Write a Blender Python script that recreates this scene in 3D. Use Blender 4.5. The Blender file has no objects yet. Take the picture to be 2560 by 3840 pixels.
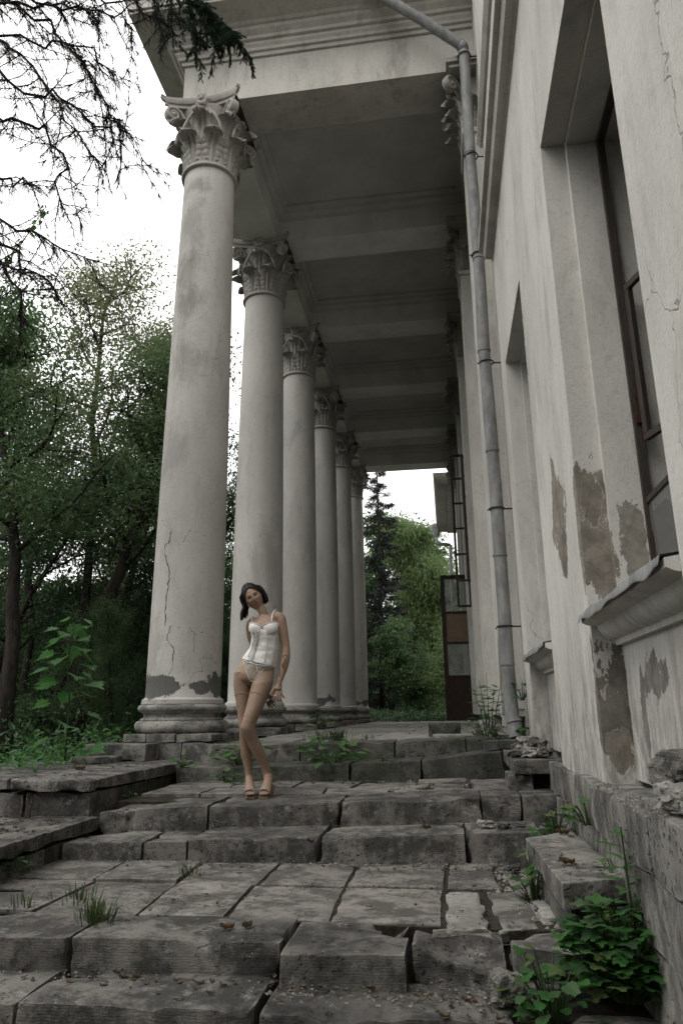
import bpy, math, random
import numpy as np
from mathutils import Matrix, Vector

S = bpy.context.scene
COL = S.collection
rng = np.random.default_rng(7)
R_ = random.Random(11)
PI = math.pi

# ------------------------------------------------------------------ camera
YAW, PITCH, ROLL, FPX = .1429, .2778, -.009, 2640.0
def _cam_axes():
    cy, sy = math.cos(YAW), math.sin(YAW)
    f0 = np.array([-sy, cy, 0.]); r0 = np.array([cy, sy, 0.]); u0 = np.array([0, 0, 1.])
    f = f0*math.cos(PITCH)+u0*math.sin(PITCH); u = u0*math.cos(PITCH)-f0*math.sin(PITCH)
    r = r0*math.cos(ROLL)+u*math.sin(ROLL); u2 = u*math.cos(ROLL)-r0*math.sin(ROLL)
    return r, u2, f
AX_R, AX_U, AX_F = _cam_axes()
cam_d = bpy.data.cameras.new('camera'); cam = bpy.data.objects.new('camera', cam_d); COL.objects.link(cam)
m = Matrix.Identity(4)
for i in range(3):
    m[i][0] = AX_R[i]; m[i][1] = AX_U[i]; m[i][2] = -AX_F[i]
cam.matrix_world = m
cam_d.sensor_fit = 'VERTICAL'; cam_d.sensor_height = 36; cam_d.lens = FPX/3840*36
cam_d.clip_start = .05; cam_d.clip_end = 2000
S.camera = cam

# ------------------------------------------------------------------ sky and sun
SUN_EL, SUN_ROT = math.radians(52), math.radians(215)
w = bpy.data.worlds.new('World'); S.world = w; w.use_nodes = True
nt = w.node_tree; nt.nodes.clear()
sky = nt.nodes.new('ShaderNodeTexSky'); sky.sky_type = 'NISHITA'; sky.sun_disc = False
sky.sun_elevation = SUN_EL; sky.sun_rotation = SUN_ROT
mixw = nt.nodes.new('ShaderNodeMix'); mixw.data_type = 'RGBA'
mixw.inputs[0].default_value = .9                      # a closed layer of pale cloud over the clear sky
mixw.inputs[7].default_value = (10.6, 10.5, 10.3, 1)
bg = nt.nodes.new('ShaderNodeBackground'); bg.inputs[1].default_value = .1
wo = nt.nodes.new('ShaderNodeOutputWorld')
nt.links.new(sky.outputs[0], mixw.inputs[6]); nt.links.new(mixw.outputs[2], bg.inputs[0]); nt.links.new(bg.outputs[0], wo.inputs[0])
sl = bpy.data.lights.new('sun', 'SUN'); sl.energy = .5; sl.angle = math.radians(40); sl.color = (1, .97, .93)
so = bpy.data.objects.new('sun', sl); COL.objects.link(so)
so.rotation_euler = (PI/2-SUN_EL, 0, PI-SUN_ROT)
S.view_settings.view_transform = 'Standard'; S.view_settings.look = 'None'
S.view_settings.exposure = 1.0; S.view_settings.gamma = 1.0; S.view_settings.use_curve_mapping = False

# ------------------------------------------------------------------ measuring helpers (photo pixel + one known coordinate -> point)
def ray(px, py): return AX_R*((px-1280)/FPX)+AX_U*(-(py-1920)/FPX)+AX_F
def at_y(px, py, y): d = ray(px, py); return d*(y/d[1])
def at_z(px, py, z): d = ray(px, py); return d*(z/d[2])
def pix(P):
    P = np.asarray(P, float); q = np.stack([P@AX_R, P@AX_U, P@AX_F], -1)
    return np.stack([1280+FPX*q[..., 0]/q[..., 2], 1920-FPX*q[..., 1]/q[..., 2]], -1)

# ------------------------------------------------------------------ noise
def _hash(i, j, k, s):
    n = (i*374761393+j*668265263+k*2147483647+s*974634777) & 0xffffffff
    n = ((n ^ (n >> 13))*1274126177) & 0xffffffff
    return ((n ^ (n >> 16)) & 0xffff)/65535.0
def vnoise(P, scale=1., seed=0):
    P = np.asarray(P, float)*scale; f = np.floor(P); t = P-f; t = t*t*(3-2*t); i = f.astype(np.int64)
    o = 0
    for a in (0, 1):
        for b in (0, 1):
            for c in (0, 1):
                wgt = (t[..., 0] if a else 1-t[..., 0])*(t[..., 1] if b else 1-t[..., 1])*(t[..., 2] if c else 1-t[..., 2])
                o = o+wgt*_hash(i[..., 0]+a, i[..., 1]+b, i[..., 2]+c, seed)
    return o*2-1
def fbm(P, scale=1., seed=0, oct=3):
    o = 0; a = .6
    for q in range(oct): o = o+a*vnoise(P, scale*2**q, seed+q); a *= .5
    return o

# ------------------------------------------------------------------ mesh builder
class MB:
    def __init__(s): s.v = []; s.f = []; s.n = 0; s.mi = []
    def add(s, V, F, mi=0):
        V = np.asarray(V, float).reshape(-1, 3); F = [np.asarray(q, np.int64)+s.n for q in (F if isinstance(F, list) else [F])]
        s.v.append(V); s.n += len(V)
        for q in F:
            if q.ndim == 1: q = q[None]
            if len(q): s.f.append(q); s.mi.append(mi)
        return s
    def box(s, x0, x1, y0, y1, z0, z1, mi=0):
        V = [(x0,y0,z0),(x1,y0,z0),(x1,y1,z0),(x0,y1,z0),(x0,y0,z1),(x1,y0,z1),(x1,y1,z1),(x0,y1,z1)]
        return s.add(V, np.array([(0,3,2,1),(4,5,6,7),(0,1,5,4),(1,2,6,5),(2,3,7,6),(3,0,4,7)]), mi)
    def hexa(s, V, mi=0):
        return s.add(V, np.array([(0,3,2,1),(4,5,6,7),(0,1,5,4),(1,2,6,5),(2,3,7,6),(3,0,4,7)]), mi)
    def tube(s, path, rad, seg=8, cap=True, mi=0, flat=1.):
        P = np.asarray(path, float); n = len(P); rad = np.broadcast_to(np.asarray(rad, float), (n,))
        T = np.gradient(P, axis=0); T /= np.linalg.norm(T, axis=1, keepdims=True)+1e-12
        up = np.array([0, 0, 1.]) if abs(T[0][2]) < .9 else np.array([1., 0, 0])
        N = np.zeros_like(P); N[0] = np.cross(T[0], up); N[0] /= np.linalg.norm(N[0])
        for i in range(1, n):
            v = N[i-1]-T[i]*(N[i-1]@T[i]); N[i] = v/(np.linalg.norm(v)+1e-12)
        B = np.cross(T, N); a = np.arange(seg)*2*PI/seg
        V = P[:, None]+rad[:, None, None]*(np.cos(a)[None, :, None]*N[:, None]+flat*np.sin(a)[None, :, None]*B[:, None])
        i, j = np.meshgrid(np.arange(n-1), np.arange(seg), indexing='ij'); j2 = (j+1) % seg
        F = [np.stack([i*seg+j, i*seg+j2, (i+1)*seg+j2, (i+1)*seg+j], -1).reshape(-1, 4)]
        if cap and seg > 2: F += [np.arange(seg)[::-1], (n-1)*seg+np.arange(seg)]
        return s.add(V.reshape(-1, 3), F, mi)
    def lathe(s, prof, c=(0, 0, 0), seg=48, mi=0, cap=True):
        pr = np.asarray(prof, float); n = len(pr); a = np.arange(seg)*2*PI/seg
        V = np.stack([pr[:, :1]*np.cos(a), pr[:, :1]*np.sin(a), np.repeat(pr[:, 1:], seg, 1)], -1)+np.asarray(c)
        i, j = np.meshgrid(np.arange(n-1), np.arange(seg), indexing='ij'); j2 = (j+1) % seg
        F = [np.stack([i*seg+j, i*seg+j2, (i+1)*seg+j2, (i+1)*seg+j], -1).reshape(-1, 4)]
        if cap: F += [np.arange(seg)[::-1], (n-1)*seg+np.arange(seg)]
        return s.add(V.reshape(-1, 3), F, mi)
    def grid(s, V, mi=0, wrap=False):
        V = np.asarray(V, float); n, k = V.shape[:2]
        i, j = np.meshgrid(np.arange(n-1), np.arange(k if wrap else k-1), indexing='ij'); j2 = (j+1) % k
        return s.add(V.reshape(-1, 3), np.stack([i*k+j, i*k+j2, (i+1)*k+j2, (i+1)*k+j], -1).reshape(-1, 4), mi)
    def sweep(s, path, prof, mi=0):
        """profile (out, z) swept along an xy polyline, out = to the right-hand side of travel, mitred"""
        P = np.asarray(path, float); pr = np.asarray(prof, float); n = len(P); rows = []
        for i in range(n):
            d0 = P[i]-P[i-1] if i else P[1]-P[0]; d1 = P[i+1]-P[i] if i < n-1 else d0
            d0 = d0/np.linalg.norm(d0); d1 = d1/np.linalg.norm(d1)
            n0 = np.array([d0[1], -d0[0]]); n1 = np.array([d1[1], -d1[0]]); b = n0+n1; b = b/(b@n0)
            rows.append(np.column_stack([P[i][0]+b[0]*pr[:, 0], P[i][1]+b[1]*pr[:, 0], pr[:, 1]]))
        k = len(pr); s.grid(np.array(rows), mi)
        s.add(rows[0], np.arange(k), mi); return s.add(rows[-1], np.arange(k)[::-1], mi)
    def build(s, name, mats, parent=None, smooth=False, kind=None, sharp=None):
        V = np.concatenate(s.v); me = bpy.data.meshes.new(name)
        nv = len(V); tot = sum(q.size for q in s.f); npol = sum(len(q) for q in s.f)
        me.vertices.add(nv); me.loops.add(tot); me.polygons.add(npol)
        me.vertices.foreach_set('co', V.ravel())
        me.loops.foreach_set('vertex_index', np.concatenate([q.ravel() for q in s.f]))
        lens = np.concatenate([np.full(len(q), q.shape[1]) for q in s.f])
        me.polygons.foreach_set('loop_start', np.concatenate([[0], np.cumsum(lens)[:-1]]))
        me.polygons.foreach_set('loop_total', lens)
        for q in (mats if isinstance(mats, (list, tuple)) else [mats]): me.materials.append(q)
        if any(s.mi): me.polygons.foreach_set('material_index', np.concatenate([np.full(len(q), mi) for q, mi in zip(s.f, s.mi)]))
        me.polygons.foreach_set('use_smooth', np.full(npol, bool(smooth)))
        me.update(calc_edges=True); me.validate()
        if smooth and sharp:
            try: me.set_sharp_from_angle(angle=math.radians(sharp))
            except Exception: pass
        o = bpy.data.objects.new(name, me); COL.objects.link(o)
        if parent is not None: o.parent = parent
        if kind: o['kind'] = kind
        return o

def thing(name, label, cat, loc=(0, 0, 0), group=None, rz=0):
    o = bpy.data.objects.new(name, None); COL.objects.link(o); o.location = loc; o.rotation_euler = (0, 0, rz)
    o.empty_display_size = .2
    o['label'] = label; o['category'] = cat
    if group: o['group'] = group
    return o
def tag(o, label, cat, group=None):
    o['label'] = label; o['category'] = cat
    if group: o['group'] = group
    return o
def struct_root(name):
    o = bpy.data.objects.new(name, None); COL.objects.link(o); o['kind'] = 'structure'; return o
def copy_part(o, parent, loc=None, rot=None, scale=None):
    c = o.copy(); COL.objects.link(c); c.parent = parent
    if loc is not None: c.location = loc
    if rot is not None: c.rotation_euler = rot
    if scale is not None: c.scale = scale
    return c
def copy_tree(o, parent=None):
    c = o.copy(); COL.objects.link(c); c.parent = parent
    for ch in list(o.children): copy_tree(ch, c)
    return c

# ------------------------------------------------------------------ materials
class NT:
    def __init__(s, name):
        s.m = bpy.data.materials.new(name); s.m.use_nodes = True; s.t = s.m.node_tree; s.t.nodes.clear()
        s.out = s.N('OutputMaterial'); s.geo = s.N('NewGeometry'); s.P = s.geo.outputs['Position']; s.Nn = s.geo.outputs['Normal']
        s.oi = None
    def N(s, t): return s.t.nodes.new('ShaderNode'+t)
    def L(s, a, b): s.t.links.new(a, b)
    def put(s, inp, v):
        if hasattr(v, 'links') or isinstance(v, bpy.types.NodeSocket): s.L(v, inp)
        else:
            if isinstance(v, tuple) and len(v) == 3 and inp.type == 'RGBA': v = v+(1,)
            inp.default_value = v
    def scale(s, vec, sc):
        n = s.N('VectorMath'); n.operation = 'MULTIPLY'; s.put(n.inputs[0], vec); n.inputs[1].default_value = sc; return n.outputs[0]
    def vadd(s, vec, b):
        n = s.N('VectorMath'); n.operation = 'ADD'; s.put(n.inputs[0], vec); s.put(n.inputs[1], b); return n.outputs[0]
    def noise(s, vec=None, sc=1., det=4., rough=.55, dist=0., col=False):
        n = s.N('TexNoise'); s.put(n.inputs['Vector'], vec if vec is not None else s.P); n.inputs['Scale'].default_value = sc
        n.inputs['Detail'].default_value = det; n.inputs['Roughness'].default_value = rough; n.inputs['Distortion'].default_value = dist
        return n.outputs[1 if col else 0]
    def voro(s, vec, sc, feat='DISTANCE_TO_EDGE'):
        n = s.N('TexVoronoi'); n.feature = feat; s.put(n.inputs['Vector'], vec); n.inputs['Scale'].default_value = sc; return n.outputs[0]
    def math(s, op, a, b=0., clamp=False):
        n = s.N('Math'); n.operation = op; n.use_clamp = clamp; s.put(n.inputs[0], a); s.put(n.inputs[1], b); return n.outputs[0]
    def step(s, v, a, b):
        n = s.N('MapRange'); n.interpolation_type = 'SMOOTHSTEP'; s.put(n.inputs[0], v); n.inputs[1].default_value = a; n.inputs[2].default_value = b; return n.outputs[0]
    def mix(s, f, a, b, mode='MIX'):
        n = s.N('Mix'); n.data_type = 'RGBA'; n.blend_type = mode; s.put(n.inputs[0], f); s.put(n.inputs[6], a); s.put(n.inputs[7], b); return n.outputs[2]
    def z(s, vec=None, ax=2):
        n = s.N('SeparateXYZ'); s.put(n.inputs[0], vec if vec is not None else s.P); return n.outputs[ax]
    def obj(s):
        n = s.N('TexCoord'); return n.outputs['Object']
    def rand(s):
        n = s.N('ObjectInfo'); return n.outputs['Random']
    def bump(s, h, st=.3, d=.01, prev=None):
        n = s.N('Bump'); n.inputs['Strength'].default_value = st; n.inputs['Distance'].default_value = d; s.put(n.inputs['Height'], h)
        if prev is not None: s.L(prev, n.inputs['Normal'])
        return n.outputs[0]
    def ball(s, c, r, vec=None):
        n = s.N('VectorMath'); n.operation = 'DISTANCE'; s.put(n.inputs[0], vec if vec is not None else s.P); n.inputs[1].default_value = c
        return s.math('DIVIDE', n.outputs['Value'], r)
    def spot(s, c, size, vec=None):
        """0 at the middle of an ellipsoidal patch, 1 on its rim"""
        v = s.vadd(vec if vec is not None else s.P, (-c[0], -c[1], -c[2])); v = s.scale(v, (1/size[0], 1/size[1], 1/size[2]))
        n = s.N('VectorMath'); n.operation = 'LENGTH'; s.L(v, n.inputs[0]); return n.outputs['Value']
    def fin(s, col, rough=.8, nrm=None, spec=.3, metal=0., **kw):
        b = s.N('BsdfPrincipled'); s.put(b.inputs['Base Color'], col); s.put(b.inputs['Roughness'], rough)
        b.inputs['Specular IOR Level'].default_value = spec; b.inputs['Metallic'].default_value = metal
        for k, v in kw.items(): s.put(b.inputs[k.replace('_', ' ').title()], v)
        if nrm is not None: s.L(nrm, b.inputs['Normal'])
        s.L(b.outputs[0], s.out.inputs[0]); s.m.diffuse_color = (.5, .5, .5, 1); return s.m

def plaster(name, base, dirt, foot=None, stains=(), patches=(), streaks=0., cracks=.0, zlow=None, damp=0.):
    t = NT(name); P = t.P
    big = t.noise(t.scale(P, (1., 1., .45)), 1.3, 6, .62); fine = t.noise(P, 30, 5, .7); mid = t.noise(t.scale(P, (1, 1, .3)), 5, 5, .65)
    c = t.mix(t.step(big, .35, .7), base, tuple(q*.8 for q in base))
    c = t.mix(t.math('MULTIPLY', t.step(mid, .5, .68), .28), c, dirt)
    st = t.noise(t.scale(P, (1, 1, .35)), 1.7, 8, .72, .4)
    c = t.mix(t.math('MULTIPLY', t.step(st, .54, .66), .42), c, dirt)
    c = t.mix(t.math('MULTIPLY', t.step(t.noise(P, 55, 5, .8), .5, .68), .28), c, tuple(q*.8 for q in dirt))
    c = t.mix(t.math('MULTIPLY', t.step(t.noise(P, 17, 7, .8), .54, .66), .3), c, tuple(q*.9 for q in dirt))
    h = t.math('ADD', t.math('MULTIPLY', fine, .5), t.math('MULTIPLY', mid, .6))
    if streaks:
        sk = t.noise(t.scale(P, (4, 4, .3)), 1.6, 7, .72)
        c = t.mix(t.math('MULTIPLY', t.step(sk, .52, .75), streaks), c, dirt)
    if zlow is not None:                                  # rain splash and rising damp at the foot of the wall
        zz = t.math('ADD', t.z(), t.math('MULTIPLY', t.math('SUBTRACT', t.noise(t.scale(P, (1, 1, .35)), 2.6, 6, .7), .5), 1.9))
        lo = t.math('SUBTRACT', 1., t.step(zz, zlow[0], zlow[1]))
        grit = t.noise(t.scale(P, (3, 3, .9)), 4, 7, .74)
        c = t.mix(t.math('MULTIPLY', t.math('MULTIPLY', lo, t.step(grit, .36, .6)), .7), c, tuple(q*.55 for q in dirt))
        h = t.math('ADD', h, t.math('MULTIPLY', t.math('MULTIPLY', lo, grit), 1.2))
    if cracks:
        dv = t.noise(P, 2.2, 4, .6, col=True); wv = t.vadd(t.scale(P, (1, 1, .62)), t.scale(dv, (.5, .5, .5)))
        ed = t.voro(wv, 1.15); gate = t.step(t.noise(P, .8, 2), .54, .6)
        cr = t.math('MULTIPLY', t.math('SUBTRACT', 1., t.step(ed, .0008, .0045)), gate)
        c = t.mix(t.math('MULTIPLY', cr, cracks), c, (.05, .048, .044)); h = t.math('SUBTRACT', h, t.math('MULTIPLY', cr, .7))
    for cen, size, k_ in stains:                          # grey weather stains
        dd = t.math('ADD', t.spot(cen, size), t.math('MULTIPLY', t.math('SUBTRACT', t.noise(t.scale(P, (1, 1, .6)), 5, 8, .75), .5), 3.2))
        f = t.math('MULTIPLY', t.math('SUBTRACT', 1., t.step(dd, .25, 1.25)), k_); c = t.mix(f, c, tuple(q*.62 for q in dirt))
    ragged = t.math('MULTIPLY', t.math('SUBTRACT', t.noise(t.scale(P, (1, 1, .5)), 5, 8, .7), .5), 3.4)
    for cen, size, pc in patches:                         # plaster fallen away at these places
        dd = t.math('ADD', t.spot(cen, size), ragged); f = t.math('SUBTRACT', 1., t.step(dd, .80, .84))
        pcol = t.mix(t.step(t.noise(P, 9, 5, .7), .35, .65), pc, tuple(q*.62 for q in pc))
        c = t.mix(f, c, pcol); h = t.math('SUBTRACT', h, t.math('MULTIPLY', f, 1.6))
        rim = t.math('MULTIPLY', t.step(dd, .80, .84), t.math('SUBTRACT', 1., t.step(dd, .84, .92)))
        c = t.mix(t.math('MULTIPLY', rim, .35), c, tuple(min(1, q*1.25) for q in base))
    if foot is not None:                                  # peeled skirt round a column's foot (object space)
        o = t.obj(); zz = t.z(o)
        g = t.math('ABSOLUTE', t.math('SUBTRACT', zz, foot[0])); g = t.math('DIVIDE', g, foot[1])
        n2 = t.math('MULTIPLY', t.math('SUBTRACT', t.noise(t.scale(P, (1, 1, .8)), 2.6, 7, .66), .5), 4.2)
        f = t.math('SUBTRACT', 1., t.step(t.math('ADD', g, n2), .42, .47))
        c = t.mix(f, c, t.mix(t.noise(P, 14, 4), (.075, .074, .07), (.13, .127, .12))); h = t.math('SUBTRACT', h, t.math('MULTIPLY', f, 1.6))
    n = t.bump(h, .55, .012)
    return t.fin(c, .88, n, .18)

def stone_mat(name, a, b, lich=.35, moss=.0, tool=0., grain=(1, 1, 1)):
    t = NT(name); P = t.P; r = t.rand()
    n1 = t.noise(t.scale(P, grain), 4.2, 9, .74); n2 = t.noise(t.scale(P, grain), 26, 6, .72); n3 = t.noise(P, 1.1, 4, .6)
    c = t.mix(t.step(n1, .42, .58), b, a)
    c = t.mix(t.math('MULTIPLY', t.step(n3, .48, .68), .6), c, tuple(q*.5 for q in b))
    c = t.mix(t.math('MULTIPLY', r, .3), c, (b[0]*.62, b[1]*.62, b[2]*.62))
    c = t.mix(t.math('MULTIPLY', t.step(n2, .5, .72), .45), c, tuple(q*.45 for q in b))
    pit = t.voro(t.vadd(P, t.scale(t.noise(P, 14, 4, .7, col=True), (.09, .09, .09))), 30, 'F1')
    pm = t.math('MULTIPLY', t.math('SUBTRACT', 1., t.step(pit, .12, .36)), t.step(t.noise(P, 2.5, 3), .44, .6))
    c = t.mix(t.math('MULTIPLY', pm, .6), c, tuple(q*.3 for q in b))
    if lich:
        l = t.step(t.noise(P, 11, 9, .78), .55, .7)
        c = t.mix(t.math('MULTIPLY', l, lich), c, (.40, .385, .345))
    if moss:
        ml = t.step(t.noise(P, 4, 6, .7), .5, .68); c = t.mix(t.math('MULTIPLY', ml, moss), c, (.03, .045, .016))
    ed = t.math('MULTIPLY', t.step(t.geo.outputs['Pointiness'], .52, .60), t.step(t.noise(P, 13, 6, .75), .4, .62))
    c = t.mix(t.math('MULTIPLY', ed, .6), c, tuple(min(.5, q*1.55) for q in a))
    h = t.math('ADD', t.math('MULTIPLY', n1, 1.), t.math('MULTIPLY', n2, .8)); h = t.math('SUBTRACT', h, t.math('MULTIPLY', pm, 1.1))
    if tool:
        wv = t.N('TexWave'); wv.bands_direction = 'Z'; wv.inputs['Scale'].default_value = 30; wv.inputs['Distortion'].default_value = 4; wv.inputs['Detail'].default_value = 2
        wv.inputs['Detail Scale'].default_value = 1.5; t.L(P, wv.inputs['Vector']); h = t.math('ADD', h, t.math('MULTIPLY', wv.outputs[1], tool))
    return t.fin(c, .86, t.bump(h, .8, .012), .25)

def simple(name, a, b=None, sc=8., rough=.6, spec=.3, metal=0., bump=.2, grain=(1, 1, 1), **kw):
    t = NT(name); n = t.noise(t.scale(t.P, grain), sc, 6, .65)
    c = t.mix(t.step(n, .33, .68), a, b or tuple(q*.6 for q in a))
    return t.fin(c, rough, t.bump(n, bump, .006), spec, metal, **kw)

def leaf_mat(name, a, b, trans=.35, rough=.5, spec=.3):
    t = NT(name); n = t.noise(t.P, 1.7, 3); n2 = t.noise(t.P, 14, 2)
    c = t.mix(t.step(n, .35, .66), a, b); c = t.mix(t.math('MULTIPLY', t.step(n2, .4, .7), .4), c, tuple(q*.6 for q in a))
    p = t.N('BsdfPrincipled'); t.put(p.inputs['Base Color'], c); p.inputs['Roughness'].default_value = rough; p.inputs['Specular IOR Level'].default_value = spec
    tr = t.N('BsdfTranslucent'); t.put(tr.inputs[0], t.mix(.5, c, tuple(min(1, q*1.6) for q in b))); mx = t.N('MixShader'); mx.inputs[0].default_value = trans
    t.L(p.outputs[0], mx.inputs[1]); t.L(tr.outputs[0], mx.inputs[2]); t.L(mx.outputs[0], t.out.inputs[0]); return t.m

BASE = (.47, .452, .415); DIRT = (.215, .205, .185); RENDER = (.285, .255, .212); CEM = (.11, .108, .102)
M = {}
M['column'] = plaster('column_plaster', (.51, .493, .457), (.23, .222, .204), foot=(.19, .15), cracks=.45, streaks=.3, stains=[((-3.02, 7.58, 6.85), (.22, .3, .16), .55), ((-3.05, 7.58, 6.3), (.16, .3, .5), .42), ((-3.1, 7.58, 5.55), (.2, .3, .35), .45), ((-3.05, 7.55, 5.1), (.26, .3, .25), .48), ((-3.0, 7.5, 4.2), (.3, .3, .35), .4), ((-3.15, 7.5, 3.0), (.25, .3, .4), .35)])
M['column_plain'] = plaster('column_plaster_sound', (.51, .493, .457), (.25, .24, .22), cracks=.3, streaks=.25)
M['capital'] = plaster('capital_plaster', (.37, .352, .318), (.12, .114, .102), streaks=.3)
M['trim'] = plaster('trim_plaster', (.52, .50, .457), (.2, .188, .165), streaks=.3)
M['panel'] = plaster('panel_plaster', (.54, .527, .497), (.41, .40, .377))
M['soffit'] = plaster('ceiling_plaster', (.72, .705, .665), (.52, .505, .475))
M['wall'] = plaster('wall_plaster', (.62, .60, .555), (.28, .268, .242), streaks=.13, cracks=.4, zlow=(-.3, .62),
    patches=[((.727, 4.32, 1.2), (.2, .24, .36), RENDER), ((.727, 4.25, .92), (.2, .1, .16), (.2, .18, .15)), ((.74, 3.74, .92), (.2, .06, .42), RENDER), ((.80, 3.70, .70), (.10, .09, .26), RENDER), ((.80, 3.70, 1.08), (.05, .09, .14), RENDER),
             ((.98, 3.66, .86), (.09, .1, .22), (.33, .30, .255)), ((.727, 3.74, .02), (.2, .05, .34), (.2, .185, .16)), ((.80, 3.71, -.2), (.06, .09, .10), RENDER),
             ((.868, 3.2, .12), (.1, .22, .13), (.25, .237, .21)), ((.868, 2.75, -.02), (.1, .12, .2), (.25, .237, .21)), ((.868, 3.45, -.02), (.1, .06, .22), (.25, .237, .21)), ((.56, 7.85, .35), (.3, .16, .55), RENDER)])
M['base'] = stone_mat('base_stone', (.33, .316, .287), (.12, .116, .106), lich=.55)
M['plinth'] = stone_mat('plinth_stone', (.28, .268, .243), (.085, .083, .076), lich=.55)
M['step'] = stone_mat('step_stone', (.185, .174, .156), (.052, .050, .046), lich=.55, tool=.06)
M['tread'] = stone_mat('paving_stone', (.245, .230, .205), (.092, .087, .079), lich=.5, grain=(1, 1.25, 1))
M['mossy_shade'] = stone_mat('mossy_shade_stone', (.11, .11, .096), (.045, .046, .038), lich=.22, moss=.5)  # moss noise over a darker base that paints shade into the stone
M['pale'] = stone_mat('pale_stone', (.33, .318, .29), (.2, .192, .174), lich=.3)
M['found'] = stone_mat('foundation_stone', (.27, .258, .234), (.095, .092, .085), lich=.6, grain=(1, 1.2, .5), moss=.1)
M['pipe'] = simple('zinc_sheet', (.25, .252, .245), (.13, .132, .13), 9, .7, .35, .15, .4, (1, 1, .4))
M['iron'] = simple('rusty_iron', (.05, .036, .028), (.02, .017, .015), 20, .8, .2)
M['rust'] = simple('rust', (.06, .03, .02), (.035, .02, .014), 30, .85, .15)
M['wood'] = simple('dark_wood', (.055, .043, .035), (.028, .023, .02), 12, .7, .25, 0, .4, (6, 6, .6))
M['redwood'] = simple('red_brown_wood', (.04, .022, .017), (.02, .013, .011), 9, .65, .25, 0, .3, (3, 3, .8))
M['board'] = simple('hardboard', (.2, .145, .10), (.165, .118, .08), 3, .8, .2, 0, .1)
M['grit'] = stone_mat('grit', (.2, .19, .17), (.09, .086, .078), lich=.2)
M['soil'] = simple('dark_soil', (.05, .043, .034), (.018, .016, .013), 18, .95, .1, 0, .8)
M['forest_floor'] = simple('forest_floor', (.035, .036, .02), (.014, .014, .009), 3, .95, .1, 0, .8)
M['bark'] = simple('bark', (.045, .039, .032), (.016, .014, .012), 14, .9, .15, 0, .8, (1, 1, .3))
M['twig'] = simple('twig_bark', (.03, .026, .022), (.012, .011, .01), 30, .9, .1)
M['crack'] = simple('crack_shadow', (.03, .028, .025), None, 10, .95, .05)
M['inner'] = plaster('inner_plaster', (.5, .49, .46), (.3, .29, .27), streaks=.3)
M['dark'] = simple('dim_room', (.2, .19, .17), (.13, .125, .11), 2, .9, .1)
M['leaf'] = leaf_mat('leaf_mid', (.05, .108, .04), (.10, .152, .066))
M['leaf_dark'] = leaf_mat('leaf_dark', (.028, .066, .026), (.052, .098, .04), .32)
M['leaf_pale'] = leaf_mat('leaf_pale', (.085, .105, .045), (.15, .165, .085), .45)  # on tree crowns the pale tone paints sky glow through the leaves
M['leaf_lime'] = leaf_mat('leaf_lime', (.105, .165, .06), (.155, .215, .09), .48)
M['leaf_herb'] = leaf_mat('leaf_herb', (.042, .13, .034), (.085, .19, .058), .4, .45)
M['needle'] = leaf_mat('needle', (.016, .034, .02), (.03, .055, .032), .12)
M['needle_dark'] = leaf_mat('needle_dark', (.010, .014, .011), (.018, .024, .017), .08)
M['grass'] = leaf_mat('grass_blade', (.03, .062, .018), (.07, .098, .035), .3)
M['dry'] = leaf_mat('dry_leaf', (.07, .036, .018), (.13, .08, .048), .2, .8)
M['dry_grey'] = leaf_mat('dry_leaf_grey', (.12, .098, .07), (.07, .058, .043), .15, .8)
tg = NT('window_glass'); g1 = tg.N('BsdfTransparent'); g1.inputs[0].default_value = (.72, .75, .73, 1); g2 = tg.N('BsdfGlossy'); g2.inputs['Roughness'].default_value = .06; g2.inputs[0].default_value = (.8, .8, .8, 1)
fr = tg.N('Fresnel'); fr.inputs[0].default_value = 1.5; dn = tg.N('BsdfDiffuse'); dn.inputs[0].default_value = (.42, .42, .40, 1)
mx1 = tg.N('MixShader'); mx1.inputs[0].default_value = .3; tg.L(g1.outputs[0], mx1.inputs[1]); tg.L(dn.outputs[0], mx1.inputs[2])
mx2 = tg.N('MixShader'); tg.L(fr.outputs[0], mx2.inputs[0]); tg.L(mx1.outputs[0], mx2.inputs[1]); tg.L(g2.outputs[0], mx2.inputs[2]); tg.L(mx2.outputs[0], tg.out.inputs[0]); M['glass'] = tg.m

# ================================================================== GROUND AND STAIRS
WX = .727                                                  # face of the wing's wall
def sheet(x0, x1, y0, y1, zf, n, k, name, mat, kind='structure'):
    xs = np.linspace(x0, x1, n); ys = np.linspace(y0, y1, k); X, Y = np.meshgrid(xs, ys)
    return MB().grid(np.stack([X, Y, zf(X, Y)], -1)).build(name, mat, smooth=True, kind=kind)
sheet(-400, 400, -150, 700, lambda X, Y: X*0-1.6, 12, 12, 'ground', M['forest_floor'])
gx = lambda X, Y: -.86+.16*fbm(np.stack([X, Y, X*0], -1), .35, 3)
sheet(-60, -3.55, -4, 75, gx, 70, 90, 'forest_floor', M['forest_floor'])
sheet(-4.2, 14, 24.6, 75, lambda X, Y: -.52+.1*fbm(np.stack([X, Y, X*0], -1), .35, 3), 40, 60, 'rear_ground', M['forest_floor'])

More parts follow.
